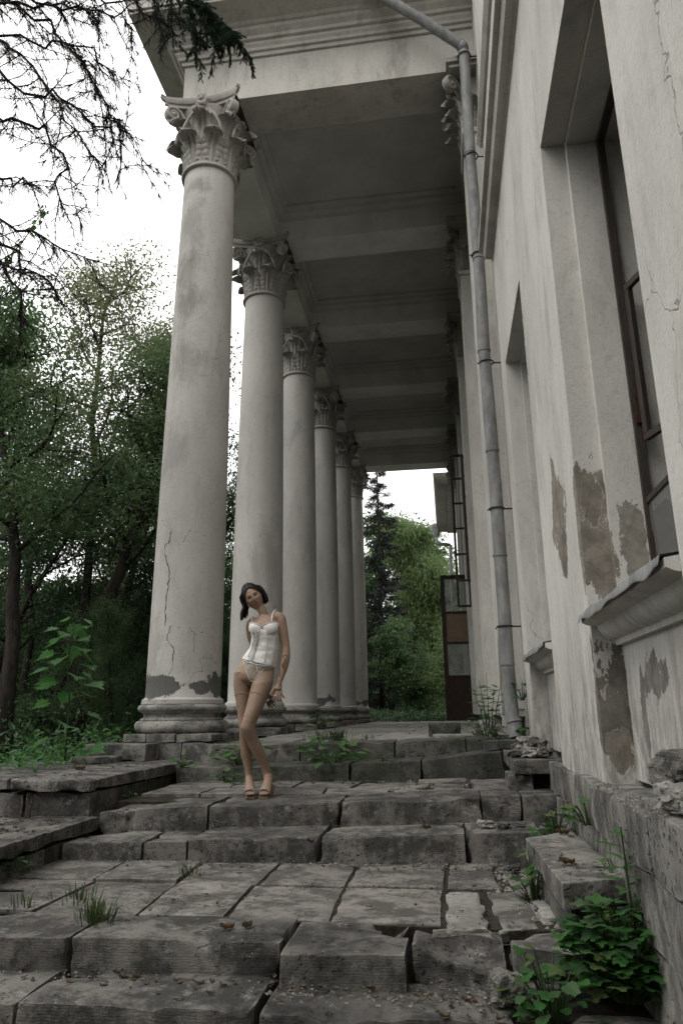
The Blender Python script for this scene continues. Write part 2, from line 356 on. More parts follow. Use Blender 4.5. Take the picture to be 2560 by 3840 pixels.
def lat(L, e):
    n = max(2, int(round((L-2*e)/max(.05, min(.16, L/14)))+1))
    return np.concatenate([[0], np.linspace(e, L-e, n), [L]])/L
def stone(x0, x1, yf, yb, zt, zb, seed=0, chip=.02, e=.013, rough=.006, lower=0):
    """a worn block: yf/yb = functions of x for front and back, zt = function of (x,y) for its top"""
    A = lat(x1-x0, e); Bq = lat(abs(yb(x0)-yf(x0)), e); Cq = lat(zt(x0, yf(x0))-zb, e)
    na, nb, nc = len(A), len(Bq), len(Cq)
    I, J, K = np.meshgrid(np.arange(na), np.arange(nb), np.arange(nc), indexing='ij')
    on = (I == 0) | (I == na-1) | (J == 0) | (J == nb-1) | (K == 0) | (K == nc-1)
    idx = -np.ones(on.shape, np.int64); idx[on] = np.arange(on.sum())
    i, j, k = I[on], J[on], K[on]; a, b, c = A[i], Bq[j], Cq[k]
    X = x0+(x1-x0)*a; Y = yf(X)*(1-b)+yb(X)*b; Z = zb+(zt(X, Y)-zb)*c
    P = np.stack([X, Y, Z], -1); q = P+seed*3.7
    LX = x1-x0; LY = abs(yb(x0)-yf(x0)); LZ = zt(x0, yf(x0))-zb
    Dm = [[a*LX, (1-a)*LX], [b*LY, (1-b)*LY], [c*LZ, (1-c)*LZ]]; ch = chip*1.0*np.clip(fbm(q, 6, seed, 3)*1.5-.08, 0, 1)**1.2+.0025
    disp = np.zeros_like(P)
    for ax in range(3):                                    # wear along each of the twelve arrises, dying away from the edge
        u, v = [(1, 2), (0, 2), (0, 1)][ax]
        for su in (0, 1):
            for sv in (0, 1):
                wgt = np.exp(-np.hypot(Dm[u][su], Dm[v][sv])/(.022+.8*chip))*ch
                disp[:, u] += wgt*(1 if su == 0 else -1); disp[:, v] += wgt*(1 if sv == 0 else -1)
    P = P+disp+rough*np.stack([fbm(q, 9, seed+5), fbm(q, 9, seed+6), fbm(q, 5, seed+7)], -1)
    m = MB(); F = []
    def face(s, flip):
        f = np.stack([s[:-1, :-1], s[1:, :-1], s[1:, 1:], s[:-1, 1:]], -1).reshape(-1, 4); F.append(f[:, ::-1] if flip else f)
    face(idx[:, :, -1], False); face(idx[:, :, 0], True); face(idx[:, 0, :], False); face(idx[:, -1, :], True); face(idx[0], True); face(idx[-1], False)
    return m.add(P, F)
cf = lambda v: (lambda x: v+0*np.asarray(x)); zc = lambda v: (lambda x, y: v+0*np.asarray(x))
def interp(pts): xs, zs = zip(*pts); return lambda x: np.interp(x, xs, zs)

stairs = struct_root('staircase')
def row(name, breaks, y0, s, back, tops, zb, mat, seed, chip=.02, gap=.007, dy=None, dz=None, mats={}):
    zt = interp(tops)
    for q in range(len(breaks)-1):
        a, b = breaks[q]+gap*(.4+.5*R_.random()), breaks[q+1]-gap*(.4+.5*R_.random())
        oy = (dy or {}).get(q, R_.uniform(-.012, .012)); oz = (dz or {}).get(q, R_.uniform(-.005, .005)); tl = R_.uniform(-.012, .012)
        yf = lambda x, oy=oy: y0+s*(np.asarray(x)+.8)+oy
        yb = lambda x: back+s*(np.asarray(x)+.8)
        ztf = lambda x, y, oz=oz, tl=tl, q=q: zt(x)+oz+tl*(np.asarray(x)-(breaks[q]+breaks[q+1])/2)+.004*(np.asarray(y)-y0)
        stone(a, b, yf, yb, ztf, zb, seed+q, chip).build(name, mats.get(q, mat), stairs, smooth=True, sharp=40)
ST = M['step']
row('step_stone', [-2.43, -1.5, -.55, .15, .46], 7.35, .03, 7.95, [(-2.4, -.300), (-1.43, -.299), (-.54, -.283), (.42, -.246)], -.50, M['mossy_shade'], 10, mats={0: ST})
row('step_stone', [-2.56, -2.1, -.93, -.27, .47], 6.80, .04, 7.42, [(-2.5, -.474), (-1.95, -.472), (-.93, -.458), (-.27, -.428), (.43, -.355)], -.66, M['mossy_shade'], 20, chip=.03, mats={0: ST})
row('step_stone', [-2.52, -2.25, -1.71, -.78, .19, .46, .72], 5.20, .05, 5.78, [(-2.5, -.665), (-1.71, -.622), (-.78, -.600), (.19, -.560), (.71, -.545)], -.86, ST, 30, chip=.045, dy={3: -.03, 0: .03})
row('step_stone', [-2.52, -1.98, -1.69, -.84, .067, .53], 4.75, .05, 5.26, [(-2.5, -.80), (-1.99, -.782), (-1.69, -.776), (-.84, -.745), (.067, -.722), (.5, -.712)], -1.0, ST, 40, chip=.05, dy={3: -.02})
row('step_stone', [-2.75, -1.6, -.715], 3.13, .05, 3.515, [(-2.6, -.893), (-1.58, -.884), (-.71, -.894)], -1.14, ST, 50, chip=.03)
row('step_stone', [-.708, -.205], 3.06, .05, 3.495, [(-.7, -.905), (-.2, -.910)], -1.14, ST, 53, chip=.085)
row('step_stone', [-2.9, -1.62, -.735], 2.80, .05, 3.17, [(-2.6, -1.02), (-1.62, -1.012), (-.74, -1.006)], -1.24, ST, 60, chip=.04)
row('step_stone', [-.725, .2], 2.83, .05, 3.17, [(-.74, -1.035), (.2, -1.03)], -1.24, ST, 63, chip=.05)
# the broken corner stone of the landing step: a rough lump with its top edge gone
m = stone(-.195, .185, lambda x: 3.15+.05*(np.asarray(x)+.8), cf(3.47), lambda x, y: -.915-.055*np.clip((3.40-y)/.12, 0, 1)*np.clip((x+.16)/.06, 0, 1)+.022*np.sin(9*x+3)*np.clip((3.42-y)/.1, 0, 1), -1.14, 71, .05, rough=.016)
m.build('broken_step_stone', M['step'], stairs, smooth=True, sharp=30)
stone(-.12, .19, lambda x: 3.40+.03*np.sin(np.asarray(x)*19), cf(3.50), zc(-.915), -1.0, 72, .05, rough=.014).build('broken_step_stone', M['tread'], stairs, smooth=True, sharp=30)
stone(.2, .52, lambda x: 3.12+.1*np.sin(np.asarray(x)*6), lambda x: 3.46+0*np.asarray(x), lambda x, y: -.90+.0*x, -1.01, 73, .05).build('paving_slab', M['tread'], stairs, smooth=True, sharp=40)
stone(.22, .50, lambda x: 3.17+0*np.asarray(x), lambda x: 3.44+0*np.asarray(x), lambda x, y: -1.02+.0*x, -1.15, 74, .03).build('step_stone', M['step'], stairs, smooth=True, sharp=40)
stone(.30, 1.0, lambda x: 2.45+0*np.asarray(x), lambda x: 2.98+.05*np.asarray(x), lambda x, y: -1.045+.0*x, -1.2, 75, .03).build('paving_slab', M['tread'], stairs, smooth=True, sharp=40)
stone(-.02, .25, lambda x: 2.72+0*np.asarray(x), lambda x: 2.92+.05*np.asarray(x), lambda x, y: -1.075+.0*x, -1.22, 76, .05).build('step_stone', M['step'], stairs, smooth=True, sharp=40)

def slab(quad, z, th, seed, mat, chip=.012, tilt=(0, 0), name='paving_slab', parent=None):
    """paving slab from four corners (near-left, near-right, far-right, far-left)"""
    (ax, ay), (bx, by), (cx, cy), (dx, dy) = quad
    m = stone(0, 1, lambda x: 0*np.asarray(x), lambda x: 1+0*np.asarray(x), lambda x, y: 1.+0*x, 0., 0, -.0, e=.03, rough=0)
    V = m.v[0].copy(); a, b, c = V[:, 0], V[:, 1], V[:, 2]
    X = (ax*(1-a)+bx*a)*(1-b)+(dx*(1-a)+cx*a)*b; Y = (ay*(1-a)+by*a)*(1-b)+(dy*(1-a)+cy*a)*b
    top = z+tilt[0]*(X-(ax+bx)/2)+tilt[1]*(Y-(ay+dy)/2); Z = top-th*(1-c)
    P = np.stack([X, Y, Z], -1); ed = np.minimum(np.minimum(a, 1-a)*abs(bx-ax), np.minimum(b, 1-b)*abs(dy-ay))
    g = np.exp(-ed/.014); nz = np.clip(fbm(P+seed, 9, seed)+.15, 0, 1)
    ctr = np.array([(ax+bx+cx+dx)/4, (ay+by+cy+dy)/4])
    dirn = ctr-P[:, :2]; dirn /= np.linalg.norm(dirn, axis=1, keepdims=True)+1e-9
    P[:, :2] += dirn*(g*(.003+chip*1.3*nz))[:, None]; P[:, 2] += np.where(c > .5, -g*(.004+chip*.6*nz)+.004*fbm(P+seed, 5, seed+2), 0)
    m.v[0] = P; return m.build(name, mat, parent or stairs, smooth=True, sharp=40)
TR = M['tread']; g = .008
def paving(xs0, xs1, y0, y1, z, th, seed, mats={}, jit=.006, tilts=.006):
    for q in range(len(xs0)-1):
        k = R_.uniform(.35, .9)*g
        slab([(xs0[q]+k, y0+k), (xs0[q+1]-k, y0+k), (xs1[q+1]-k, y1-k), (xs1[q]+k, y1-k)], z+R_.uniform(-jit, jit), .07, seed+q, mats.get(q, TR), tilt=(R_.uniform(-tilts, tilts), R_.uniform(-tilts, tilts)))
# landing below the woman's steps: two rows of slabs
paving([-2.75, -2.02, -1.5, -1.07, -.575, -.075], [-2.7, -2.02, -1.54, -1.10, -.60, -.075], 3.52, 4.17, -.898, .07, 100)
paving([-2.7, -2.05, -1.55, -1.09, -.595, -.06], [-2.65, -2.1, -1.60, -1.09, -.60, -.06], 4.18, 4.92, -.896, .07, 110)
# broken pale slab and its pitted neighbour, small pieces beyond
slab([(-.062, 3.42), (.135, 3.42), (.12, 4.1), (-.062, 4.1)], -.893, .06, 120, M['pale'], .05)
slab([(.165, 3.46), (.36, 3.50), (.34, 4.16), (.15, 4.16)], -.905, .06, 121, TR, .05, (.03, .01))
slab([(-.05, 4.16), (.22, 4.2), (.22, 4.86), (-.05, 4.82)], -.897, .06, 122, TR, .02)
slab([(.37, 3.66), (.56, 3.70), (.52, 4.02), (.36, 4.02)], -.90, .06, 123, M['pale'], .03, (.02, -.02))
slab([(.30, 4.06), (.47, 4.08), (.45, 4.26), (.29, 4.26)], -.905, .06, 124, TR, .04, (.05, 0))
slab([(.26, 4.32), (.40, 4.30), (.42, 4.52), (.27, 4.5)], -.91, .05, 125, TR, .05, (-.05, .05))
slab([(.28, 4.58), (.43, 4.60), (.41, 4.8), (.28, 4.78)], -.91, .05, 126, TR, .04)
# tread where the woman stands: slabs with a broken hole on the right
paving([-2.5, -2.0, -1.55, -1.0, -.5], [-2.5, -2.02, -1.5, -1.05, -.5], 5.80, 6.30, -.612, .07, 130, tilts=.012)
paving([-2.5, -1.9, -1.35, -.85, -.35], [-2.5, -1.9, -1.35, -.8, -.3], 6.31, 6.86, -.606, .07, 140, tilts=.012)
slab([(-.48, 5.82), (-.20, 5.84), (-.24, 6.08), (-.46, 6.06)], -.598, .05, 150, TR, .06, (.04, .03))
slab([(-.16, 5.84), (.12, 5.86), (.08, 6.34), (-.14, 6.3)], -.583, .05, 151, TR, .06, (-.02, .05))
slab([(-.42, 6.2), (-.2, 6.24), (-.18, 6.5), (-.4, 6.5)], -.60, .05, 152, TR, .06, (.1, .02))
slab([(-.3, 6.56), (.12, 6.5), (.14, 6.8), (-.3, 6.8)], -.575, .05, 153, TR, .04, (.05, .02))
slab([(.16, 5.86), (.46, 5.9), (.44, 6.5), (.15, 6.5)], -.56, .05, 154, TR, .05, (.03, .03))
# terrace floor behind the top step
terrace = struct_root('portico_floor')
ys = [7.95, 8.75, 9.55, 10.4, 11.3, 12.3, 13.4, 14.6, 15.9, 17.3, 18.9, 20.6, 22.4, 24.4]; xs = [-2.43, -1.7, -.95, -.2, .54]
for r in range(len(ys)-1):
    off = .36*(r % 2)
    cols = [-2.43]+[x+off for x in xs[1:-1]]+[.66]
    for q in range(len(cols)-1):
        k = .01; z0 = -.298+(.052*max(0, (cols[q]+cols[q+1])/2+.9)*max(0, 1-(ys[r]-7.9)/2.2))
        slab([(cols[q]+k, ys[r]+k), (cols[q+1]-k, ys[r]+k), (cols[q+1]-k, ys[r+1]-k), (cols[q]+k, ys[r+1]-k)], z0+R_.uniform(-.006, .006), .06, 200+r*7+q, M['pale'], tilt=(R_.uniform(-.006, .006), 0), parent=terrace)
b = MB().box(-3.4, .74, 7.62, 24.6, -1.5, -.345); b.box(-2.56, .72, 5.5, 7.65, -1.5, -.640); b.box(-2.6, .72, 3.51, 5.2, -1.5, -.915); b.box(-2.9, 1.2, 2.3, 3.3, -1.5, -1.13); b.box(-6, 1.2, -3, 2.6, -1.5, -1.2); b.box(.15, .8, 2.9, 3.5, -1.5, -1.065)
b.build('packed_soil', M['soil'], kind='structure')

# ------------------------------------------------------------------ stepped side wall on the left
lw = thing('stair_side_wall', 'low stepped stone side wall left of the stairs with overhanging cover slabs', 'wall', (-3, 5, -.9))
def rel(o, par):
    o.parent = par; o.matrix_parent_inverse = Matrix.Translation(par.location).inverted(); return o
for (x0, x1, a, bb, zt, zb, mt, nm) in [
    (-3.25, -2.575, 5.10, 6.05, -.447, -.532, 'step', 'coping_stone'), (-4.3, -3.26, 5.16, 6.05, -.45, -.535, 'step', 'coping_stone'),
    (-3.3, -2.57, 6.06, 7.30, -.447, -.535, 'step', 'coping_stone'), (-4.3, -3.31, 6.06, 7.25, -.452, -.53, 'step', 'coping_stone'),
    (-3.12, -2.60, 5.17, 5.62, -.545, -.80, 'step', 'wall_stone'), (-3.72, -3.14, 5.19, 5.62, -.548, -.80, 'step', 'wall_stone'), (-4.3, -3.74, 5.2, 5.62, -.548, -.80, 'step', 'wall_stone'),
    (-2.95, -2.60, 5.63, 6.2, -.545, -.80, 'mossy_shade', 'wall_stone'), (-2.95, -2.60, 6.22, 6.72, -.545, -.80, 'mossy_shade', 'wall_stone'), (-2.95, -2.61, 6.74, 7.3, -.545, -.80, 'mossy_shade', 'wall_stone'),  # inner side: shade painted in by the darker mossy stone
    (-3.02, -2.50, 4.22, 5.14, -.700, -.79, 'step', 'coping_stone'), (-3.8, -3.03, 4.22, 5.14, -.705, -.79, 'step', 'coping_stone'),
    (-3.02, -2.49, 3.3, 4.21, -.698, -.79, 'step', 'coping_stone'), (-3.9, -3.03, 3.3, 4.21, -.70, -.79, 'step', 'coping_stone'),
    (-2.9, -2.53, 4.5, 5.1, -.80, -1.0, 'mossy_shade', 'wall_stone'), (-2.9, -2.52, 3.9, 4.48, -.80, -1.0, 'step', 'wall_stone'), (-2.9, -2.52, 3.3, 3.88, -.80, -1.0, 'step', 'wall_stone')]:
    rel(stone(x0+.004, x1-.004, cf(a), cf(bb), zc(zt), zb, int(-x0*97+a*31), .022).build(nm, M[mt], smooth=True, sharp=40), lw)
rel(MB().box(-4.2, -2.7, 5.3, 7.2, -1.4, -.56).box(-3.8, -2.62, 3.35, 5.1, -1.4, -.82).build('rubble_core', M['soil']), lw)
# a loose pair of blocks at the foot of the first column's plinth
t = thing('stone_block', 'pale-topped squared block lying before the plinth of the foremost column', 'stone block', (-3.2, 7.15, -.45), 'loose stone blocks')
rel(stone(-3.62, -2.98, cf(6.98), cf(7.36), zc(-.28), -.445, 310, .02).build('block', M['plinth'], smooth=True, sharp=40), t)
t = thing('stone_block', 'thin flat stone on the side wall, left of the block by the first plinth', 'stone block', (-3.6, 6.9, -.45), 'loose stone blocks')
rel(stone(-3.62, -3.2, cf(6.7), cf(6.95), zc(-.385), -.447, 311, .02).build('block', M['step'], smooth=True, sharp=40), t)

# ================================================================== COLUMNS
CX, CY0, CSP, ZP, ZS, ZN, ZA = -2.97, 7.916, 3.0927, -.198, .109, 7.2, 8.25
# acanthus leaf: base at the origin, growing up +z and curling out to +y
def acanthus(h, w0, curl=.17, lean=.08, lobes=5):
    n, k = 36, 17; T = np.linspace(0, 1, n); Sx = np.linspace(-1, 1, k); V = np.zeros((n, k, 3))
    for i, t in enumerate(T):
        ph = (t*lobes) % 1.; lob = 1-.34*max(0, 1-ph*3.2)-.10*max(0, ph-.8)*5
        wd = w0*(.66+.5*math.sin(min(1, t*1.15)*PI*.62))*(1 if t < .86 else max(.12, 1-(t-.86)/.14*.8))
        up = h*min(t/.84, 1); yo = lean*t**2
        if t > .74:
            q = (t-.74)/.26; a = q*PI*.95; yo += curl*(1-math.cos(a))*.5+.02; up = h*(.74/.84)+ .13*h*math.sin(min(a, PI))
        for j, s in enumerate(Sx):
            e = abs(s); w_ = wd*(1-(1-lob)*e**1.5)
            rib = .030*math.exp(-(s/.11)**2)-.020*math.exp(-((e-.24)/.10)**2)+.024*math.sin(PI*min(1, max(0, (e-.25)/.75)))*(.35+.65*math.sin(PI*ph))-.016*e*e*max(0, 1-ph*3)
            V[i, j] = (s*w_, yo+rib+.02*(1-e)-.02, up-.06*e*h*(1-t*.3)*(1 if t > .1 else 0))
    V2 = V.copy(); V2[..., 1] -= .022
    return MB().grid(V).grid(V2[:, ::-1])
LEAF_LO = acanthus(.40, .125).build('acanthus_leaf', M['capital'], smooth=True)
LEAF_HI = acanthus(.70, .115, .2, .10, 8).build('acanthus_leaf', M['capital'], smooth=True)
def spiral(turns=2.1, r0=.105, r1=.018, start=None):
    th = np.linspace(0, turns*2*PI, 44); r = r0+(r1-r0)*(th/th[-1])**.8
    return np.stack([r*np.cos(-th+PI*.62), r*np.sin(-th+PI*.62)], -1), th
def volute_mesh():
    sp, th = spiral(); cx, cz = .60, .80
    P = [(.33+.02*q, .34+.32*q*.9) for q in np.linspace(0, .9, 5)]; tail = sp[0]+(cx, cz)
    stem = np.array([(.335, .36), (.35, .52), (.385, .68), (.44, .80), (.50, .875)]); pts = np.vstack([stem, sp+(cx, cz)])
    P3 = np.column_stack([pts[:, 0]*0, pts[:, 0], pts[:, 1]])
    rad = np.concatenate([np.linspace(.02, .028, 5), np.linspace(.028, .012, len(sp))])
    m = MB()
    for dx in (-.03, 0, .03): m.tube(P3+(dx, 0, 0), rad*(1.15 if dx == 0 else 1), 6)
    m.lathe([(.0, -.055), (.03, -.05), (.032, .05), (0, .055)], seg=10)   # eye of the scroll
    V = m.v[-1]; m.v[-1] = np.stack([V[:, 2], cx+V[:, 0], cz+V[:, 1]], -1); return m
VOL = volute_mesh().build('volute', M['capital'], smooth=True)
def helix_mesh():
    sp, th = spiral(1.6, .06, .012); stem = np.array([(.30, .40), (.25, .58), (.17, .74), (.11, .80)]); c = np.array([.085, .755])
    pts = np.vstack([stem[::1], np.column_stack([-sp[:, 0], sp[:, 1]])+c+(.0, .0)])
    P3 = np.column_stack([pts[:, 0], .40+.03*pts[:, 1]+0*pts[:, 0], pts[:, 1]])
    return MB().tube(P3, np.linspace(.022, .011, len(P3)), 6)
HEL = helix_mesh().build('scroll', M['capital'], smooth=True)
def rosette_mesh():
    m = MB()
    for q in range(6):
        a = q*PI/3; u = np.linspace(0, 1, 5); s = np.linspace(-1, 1, 5); V = np.zeros((5, 5, 3))
        for i, x in enumerate(u):
            for j, y in enumerate(s):
                wd = .045*math.sin(PI*(.15+.75*x)); r = .025+.085*x
                V[i, j] = (r*math.cos(a)-y*wd*math.sin(a), .03+.03*math.sin(PI*x)-.012*y*y, r*math.sin(a)+y*wd*math.cos(a))
        m.grid(V)
    m.lathe([(0, .075), (.022, .07), (.034, .045), (.036, .0)], seg=10); V = m.v[-1]; m.v[-1] = np.stack([V[:, 0], V[:, 2], V[:, 1]], -1)
    m.lathe([(0.1, -.02), (.1, .02), (.06, .03)], seg=14); V = m.v[-1]; m.v[-1] = np.stack([V[:, 0], V[:, 2], V[:, 1]], -1)
    return m
ROS = rosette_mesh().build('rosette', M['capital'], smooth=True)
def abacus_mesh(hs=.44, cut=.55, full=True):
    m = MB(); prof = [(0, .0), (.0, .045), (.028, .055), (.05, .09), (.05, .135)]
    rows = []
    for off, z in prof:
        ring = []
        for q in range(4):
            a = q*PI/2
            for s in np.linspace(-1, 1, 17):
                x = s*(cut-.03+off); d = hs-.06+off+.115*abs(s)**2.2
                p = (x, -d)
                ring.append((p[0]*math.cos(a)-p[1]*math.sin(a), p[0]*math.sin(a)+p[1]*math.cos(a), z))
        rows.append(ring)
    rows = np.array(rows); m.grid(rows, wrap=True); n = rows.shape[1]
    m.add(rows[0], np.arange(n)[::-1]); m.add(rows[-1], np.arange(n)); return m
ABA = abacus_mesh().build('abacus', M['capital'], smooth=True, sharp=35)
BELL = MB().lathe([(.36, -.03), (.385, -.02), (.39, .0), (.375, .03), (.345, .05), (.345, .3), (.36, .6), (.40, .8), (.455, .91), (.455, .93), (.3, .93)], seg=40)
BELL = BELL.build('capital', M['capital'], smooth=True, sharp=50)
def capital(parent, z):
    bell = copy_part(BELL, parent, (0, 0, z))
    def put(o, r, zz, ang, sc=(1, 1, 1)):
        copy_part(o, bell, (-math.sin(ang)*r, math.cos(ang)*r, zz), (0, 0, ang), sc)
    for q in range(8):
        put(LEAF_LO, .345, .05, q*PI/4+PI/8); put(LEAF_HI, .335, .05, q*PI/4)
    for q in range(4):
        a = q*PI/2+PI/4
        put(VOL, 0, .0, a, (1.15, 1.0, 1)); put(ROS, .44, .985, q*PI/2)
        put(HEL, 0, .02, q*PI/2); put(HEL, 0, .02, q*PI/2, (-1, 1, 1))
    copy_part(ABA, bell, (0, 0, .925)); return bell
# shaft with entasis
zz = np.linspace(0, 1, 26); rr = .418-.076*np.clip(zz, 0, 1)**1.55
prof = [(.40, -.0), (.455, .0), (.455, .045), (.43, .06)]+[(r, .075+z*(ZN-ZS-.075)) for r, z in zip(rr, zz)]+[(.345, ZN-ZS), (.3, ZN-ZS)]
SHAFT = MB().lathe(prof, seg=72).build('shaft', M['column'], smooth=True, sharp=50)
def torus(r, c, h, n=9): return [(c+r*math.cos(a), h+r*math.sin(a)) for a in np.linspace(-PI/2, PI/2, n)]
hb = ZS-ZP
bp = [(.3, 0), (.49, 0)]+torus(.066, .455, .066)+[(.46, .14), (.452, .15), (.425, .165), (.422, .19), (.435, .21), (.455, .215), (.46, .225)]+torus(.04, .452, hb-.045, 8)+[(.44, hb), (.3, hb)]
def base_mesh(seed):
    m = MB().lathe(bp, seg=64); V = m.v[0]; r = np.hypot(V[:, 0], V[:, 1]); k = 1-.03*np.clip(fbm(V+seed*5, 5, seed)+.1, 0, 1)-.05*np.clip(fbm(V+seed*9, 3, seed+3)-.25, 0, 1)
    V[:, :2] *= k[:, None]; return m
col_labels = ['foremost tall column, nearest the camera, with a long vertical crack and peeled grey skirt',
              'second column of the row, right behind the posing woman', 'third column of the row, whose base shows right of the woman',
              'fourth column of the row, with a large grey peeled patch at its foot', 'fifth column of the row, next to last before the wood',
              'sixth and last column, at the far end of the portico by the dark spruce']
for q in range(6):
    y = CY0+CSP*q
    c = thing('column', 'white plaster '+col_labels[q], 'column', (CX, y, -.30), 'portico columns')
    sh = copy_part(SHAFT, c, (0, 0, ZS+.30), (0, 0, [0, 1.9, 3.3, .8, 2.6, 4.4][q]))
    if q in (1, 2, 4): sh.material_slots[0].link = 'OBJECT'; sh.material_slots[0].material = M['column_plain']
    base_mesh(q).build('base', M['base'], c, smooth=True, sharp=45).location = (0, 0, ZP+.30)
    zt = ZP+.30
    if q == 0:
        for (x0, x1, y0, y1) in [(-.44, -.19, -.53, .1), (-.185, .13, -.535, .1), (.135, .53, -.53, .1), (-.44, .53, .105, .53)]:
            stone(x0, x1, cf(y0), cf(y1), zc(zt), zt-.085, 400+int(x0*50), .016).build('plinth_stone', M['plinth'], c, smooth=True, sharp=40)
        for (x0, x1) in [(-.42, -.05), (-.045, .2), (.205, .54)]:
            stone(x0, x1, cf(-.52), cf(.3), zc(zt-.087), zt-.29, 410+int(x0*50), .016).build('plinth_stone', M['plinth'], c, smooth=True, sharp=40)
    else:
        for (x0, x1) in [(-.53, .1), (.105, .53)]:
            stone(x0, x1, cf(-.53), cf(.53), zc(zt), -.02, 420+q*9+int(x0*10), .018).build('plinth_stone', M['plinth'], c, smooth=True, sharp=40)
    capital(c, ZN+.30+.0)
# cracks of the foremost shaft
def on_shaft(px, py):
    d = ray(px, py); rs = .40
    for it in range(4):
        A_ = d[0]**2+d[1]**2; B_ = -2*(d[0]*CX+d[1]*CY0); C_ = CX**2+CY0**2-rs*rs; t = (-B_-math.sqrt(max(0, B_*B_-4*A_*C_)))/(2*A_); P = d*t
        rs = .418-.076*np.clip((P[2]-ZS-.075)/(ZN-ZS-.075), 0, 1)**1.55+.0012
    return P
def crack(pts, w0):
    P = np.array([on_shaft(.7229*x, 1200+.7229*y) for x, y in pts]); t2 = np.linspace(0, len(P)-1, (len(P)-1)*4+1); P = np.array([np.interp(t2, np.arange(len(P)), P[:, c]) for c in range(3)]).T
    n = P[:, :2]-(CX, CY0); n /= np.linalg.norm(n, axis=1, keepdims=True); n = np.column_stack([n, np.zeros(len(n))]); T = np.gradient(P, axis=0); T /= np.linalg.norm(T, axis=1, keepdims=True); sd = np.cross(T, n)
    P[1:-1] += sd[1:-1]*rng.normal(0, .006, (len(P)-2, 1)); w = w0*rng.uniform(.35, 1.3, len(P))[:, None]; w[0] = w[-1] = .0005
    o = MB().grid(np.stack([P-sd*w, P+sd*w], 1)).build('crack', M['crack']); o.parent = first_col; o.matrix_parent_inverse = Matrix.Translation(first_col.location).inverted()
first_col = bpy.data.objects['column']
crack([(822, 990), (838, 1040), (862, 1065), (893, 1082), (885, 1115), (880, 1150), (856, 1168)], .0028)
crack([(885, 1090), (880, 1150), (856, 1168), (858, 1215), (866, 1260), (882, 1315), (872, 1370), (866, 1430), (858, 1500), (860, 1560), (852, 1580)], .0058)
crack([(852, 1580), (885, 1590), (872, 1630), (866, 1660), (890, 1690), (905, 1715), (895, 1760), (893, 1810), (870, 1840)], .0042)
crack([(885, 1590), (930, 1595), (985, 1595), (1010, 1630), (1050, 1615), (1100, 1650), (1138, 1635)], .0026); crack([(820, 1172), (880, 1165), (950, 1150), (985, 1100), (1020, 1095), (1060, 1120), (1110, 1070)], .002)
crack([(1010, 1630), (1003, 1690), (1010, 1730)], .0018); crack([(880, 430), (930, 432), (970, 445), (1030, 470), (1075, 490)], .002); crack([(765, 1620), (790, 1575), (795, 1500), (800, 1400)], .0018); crack([(930, 1440), (1000, 1430), (1060, 1415)], .0022)

# ================================================================== PALACE BUILDING
pal = thing('palace_building', 'pale plastered neoclassical palace wing with portico ceiling, tall windows and peeling walls', 'building')
def part(mb, name, mat, smooth=False, parent=pal, sharp=40): return mb.build(name, mat, parent, smooth=smooth, sharp=sharp if smooth else None)
W1, W2 = (2.257, 3.712), (5.10, 6.53); ZL, ZH = -.318, 3.35; XR, XF = .868, 1.035
ZT = 10.2; YE = 6.95
# wing wall: piers, spandrels over the bays, recessed inner skin with the second, smaller opening
m = MB()
for a, bq in ((-2.5, W1[0]), (W1[1], W2[0]), (W2[1], YE)): m.box(WX, 1.75, a, bq, -1.5, ZT)
for a, bq in (W1, W2): m.box(WX, 1.75, a, bq, ZH, ZT)
part(m, 'wall', M['wall'])
for a, bq in (W1, W2):
    m = MB(); i = .045
    m.box(XR, 1.70, a, a+i, ZL, ZH).box(XR, 1.70, bq-i, bq, ZL, ZH).box(XR, 1.70, a+i, bq-i, ZH-i, ZH).box(XR, 1.70, a+i, bq-i, ZL, .40)
    part(m, 'window_surround', M['wall'])
# sills: moulded, projecting, with a bent sheet-metal cover
for q, (a, bq) in enumerate((W1, W2)):
    zt = .455
    pr = [(.0, zt-.145), (.03, zt-.145), (.035, zt-.12), (.07, zt-.11), (.10, zt-.08), (.115, zt-.05), (.16, zt-.042), (.185, zt-.03), (.185, zt), (.0, zt+.03)]
    m = MB().sweep([(XR, bq-.003), (XR, a+.003)], [(o, z) for o, z in pr]); s1 = part(m, 'window_sill', M['wall'], True, sharp=30)
    V = np.array([[(1.04, y, zt+.048+.006*math.sin(y*9)), (.80, y, zt+.032+.004*math.sin(y*13)), (.672, y, zt+.010+.008*vnoise(np.array([y, 0, q]), 5)), (.664, y, zt-.028+.012*vnoise(np.array([y, 3, q]), 7))] for y in np.linspace(bq-.01, a+.01, 34)])
    V2 = V.copy(); V2[..., 2] -= .004; MB().grid(V).grid(V2[:, ::-1]).build('sill_cover', M['pipe'], s1, smooth=True)
# string moulding over the windows
pr = [(0, 4.82), (.012, 4.82), (.014, 4.84), (.085, 4.855), (.10, 4.91), (.105, 4.95), (.15, 4.955), (.15, 5.03), (.0, 5.06)]
part(MB().sweep([(WX, YE-.002), (WX, -2.4)], pr), 'string_course', M['trim'], True, sharp=25)
part(MB().sweep([(WX, 7.1), (WX, -2.4)], [(0, 6.5), (.03, 6.5), (.07, 6.56), (.07, 6.62), (.0, 6.64)]), 'string_course', M['trim'], True, sharp=25)
